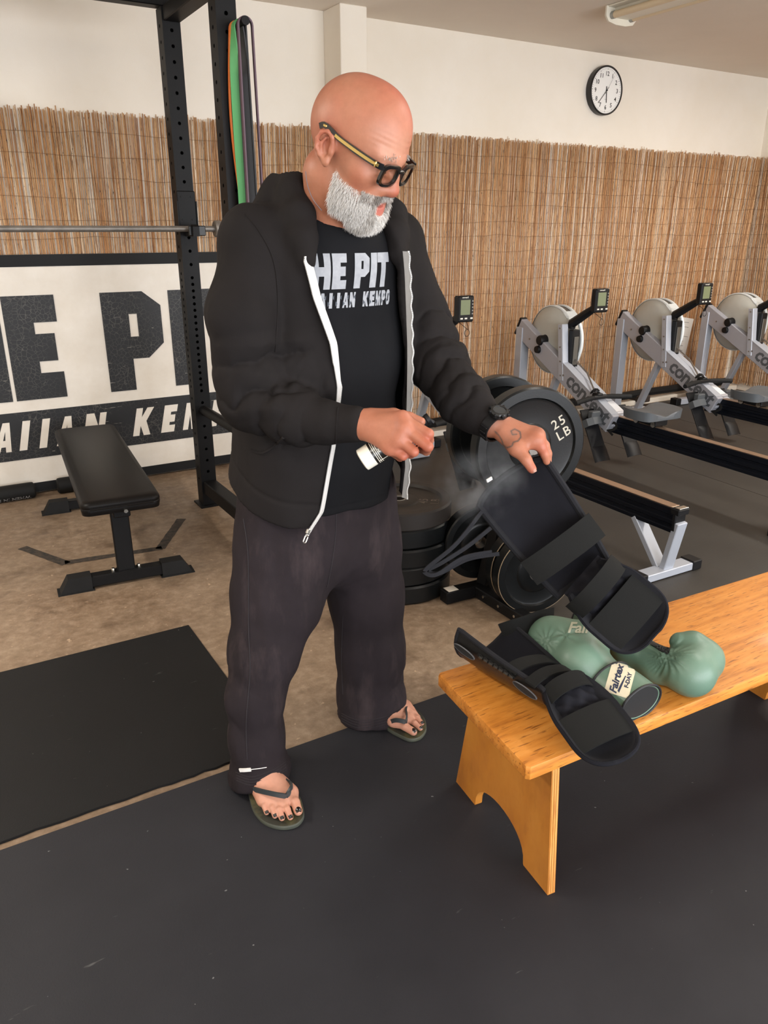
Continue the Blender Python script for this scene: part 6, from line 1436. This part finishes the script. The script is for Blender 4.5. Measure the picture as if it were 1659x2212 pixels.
# ---------------------------------------------------------------- spray bottle in his hand
M_bot = mat('black_bottle', '#191816', .3, coat=.3); M_botw = mat('bottle_band', '#e8e2d2', .4)
b0, b1 = A3((0.7989,1.4435,0.9954)), A3((0.9132,1.3924,1.0721)); ba = (b1 - b0) / np.linalg.norm(b1 - b0)
t = thing('spray_bottle', 'small black and white spray bottle held in the mans fist', 'spray bottle', tuple(b0))
rB = .0262
part(MB().lathe([(0, 0), (rB * .8, 0), (rB * .97, .002), (rB, .005), (rB, .028)], b0, ba, 36), 'base_band', M_botw, t)
part(MB().lathe([(rB, .028), (rB, .108), (rB * .9, .122), (.014, .132), (.0115, .135), (.0115, .142)], b0, ba, 36), 'bottle', M_bot, t)
for h in (.0335, .0375, .0415): part(MB().lathe([(rB + .0003, h), (rB + .0003, h + .0014)], b0, ba, 36), 'label_line', M_botw, t, 0)
vb = A3((0, 0, 1.48)) - b0; vb = vb - ba * (vb @ ba); vb /= np.linalg.norm(vb); sb = np.cross(ba, vb)
lt = (vb * .5 + sb * -.86); lt2 = lt if lt[2] < 0 else -lt + vb
for q_ in ((vb * .55 + (sb if sb[2] < 0 else -sb) * .83),): part(MB().beam(tuple(b0 + q_ * (rB + .0002) + ba * .034), tuple(b0 + q_ * (rB + .0002) + ba * .105), .0016, .0008, 0, tuple(q_)), 'label_line', M_botw, t, 0)
tx, tf = text_mesh('222', .011, .0004, align='CENTER'); cyc = lambda p: b0 + ba * (.052 + p[1]) + (vb * math.cos(p[0] / rB + .05) + sb * math.sin(p[0] / rB + .05)) * (rB + .0005)
part(MB().add([tuple(cyc((p[1] - .004, -p[0]))) for p in tx], tf), 'label_text', M_botw, t, 0)
part(MB().lathe([(0, .142), (.0135, .142), (.0135, .156), (.011, .158), (.011, .168), (.0125, .170), (.0125, .178), (0, .179)], b0, ba, 20).cyl(tuple(b0 + ba * .172), tuple(b0 + ba * .172 + A3((.014, -.004, -.008))), .0055, .0045, 12), 'pump_nozzle', M_nyl, t)

# ---------------------------------------------------------------- shin guard in his other hand
t = thing('shin_guard', 'black shin guard held up by its top edge over the bench', 'shin guard', (1.3510,1.3000,0.6963), group='black shin guards')
gT, gA, gE = (1.1342,1.3190,0.9236), (1.2315,1.1611,0.7183), (1.3207,1.0236,0.6078)
g2 = guard(t, gT, gA, gE, A3((0, 0, 1.48)) - A3((1.1993,1.2334,0.8137)) + A3((.08, .05, .35)), .098, 1.05, .083, ((.70, 1.0, .02, .065), (1.16, .96, .05, .045), (1.60, 1.0, .012, .09)), er=.0085)
for P in ([(1.0470,1.3215,0.8664), (0.9776,1.3219,0.7998), (0.9132,1.3387,0.7498), (0.9062,1.3373,0.7368), (0.9287,1.3231,0.7348), (0.9913,1.3116,0.7658), (1.0568,1.2890,0.7749)], [(1.0618,1.3031,0.8294), (1.0052,1.3141,0.7909), (0.9453,1.3293,0.7578), (0.9145,1.3403,0.7407), (0.9390,1.3285,0.7326), (1.0027,1.3089,0.7608), (1.0708,1.2789,0.7709)]):
    part(MB().tube([tuple(p) for p in smooth_path(P, 40)], 1., 4, True, False, flat=(.006, .009), up=(0, .3, 1)), 'calf_strap', M_pad, t)
part(MB().box(Vector((1.0769,1.3357,0.9352)), (.016, .004, .009), .001, Matrix.Rotation(R(-20), 3, 'Y')), 'size_tag', M_wht, t)

# ---------------------------------------------------------------- mist from the bottle
def mist():
    m = bpy.data.materials.new('spray_mist'); m.use_nodes = True; nt = m.node_tree; nt.nodes.remove(nt.nodes['Principled BSDF']); out = nt.nodes['Material Output']
    v = nt.nodes.new('ShaderNodeVolumePrincipled'); v.inputs['Color'].default_value = (.9, .9, .9, 1); v.inputs['Anisotropy'].default_value = .2
    tc = nt.nodes.new('ShaderNodeTexCoord'); n = nt.nodes.new('ShaderNodeTexNoise'); n.inputs['Scale'].default_value = 16; n.inputs['Detail'].default_value = 5; nt.links.new(tc.outputs['Object'], n.inputs['Vector'])
    r = nt.nodes.new('ShaderNodeMapRange'); r.inputs['From Min'].default_value = .46; r.inputs['From Max'].default_value = .75; r.inputs['To Max'].default_value = 13.0; nt.links.new(n.outputs['Fac'], r.inputs['Value'])
    g_ = nt.nodes.new('ShaderNodeTexGradient'); g_.gradient_type = 'SPHERICAL'; mp = nt.nodes.new('ShaderNodeMapping'); mp.inputs['Scale'].default_value = (8.6, 8.6, 10.5); nt.links.new(tc.outputs['Object'], mp.inputs[0]); nt.links.new(mp.outputs[0], g_.inputs[0])
    x = nt.nodes.new('ShaderNodeMath'); x.operation = 'MULTIPLY'; nt.links.new(g_.outputs['Fac'], x.inputs[0]); nt.links.new(r.outputs[0], x.inputs[1]); nt.links.new(x.outputs[0], v.inputs['Density']); nt.links.new(v.outputs[0], out.inputs['Volume']); return m
c = A3((1.0330,1.3170,0.9376)); mb = MB(); mb.lathe([(0, -.095)] + [(.116 * math.cos(a), .095 * math.sin(a)) for a in np.linspace(-1.3, 1.3, 9)] + [(0, .095)], (0, 0, 0), (0, 0, 1), 20)
o = mb.build('spray_mist', mist(), None, 60); o.location = tuple(c); tag(o, 'faint white mist hanging between the bottle and the held shin guard', 'mist', kind='stuff')
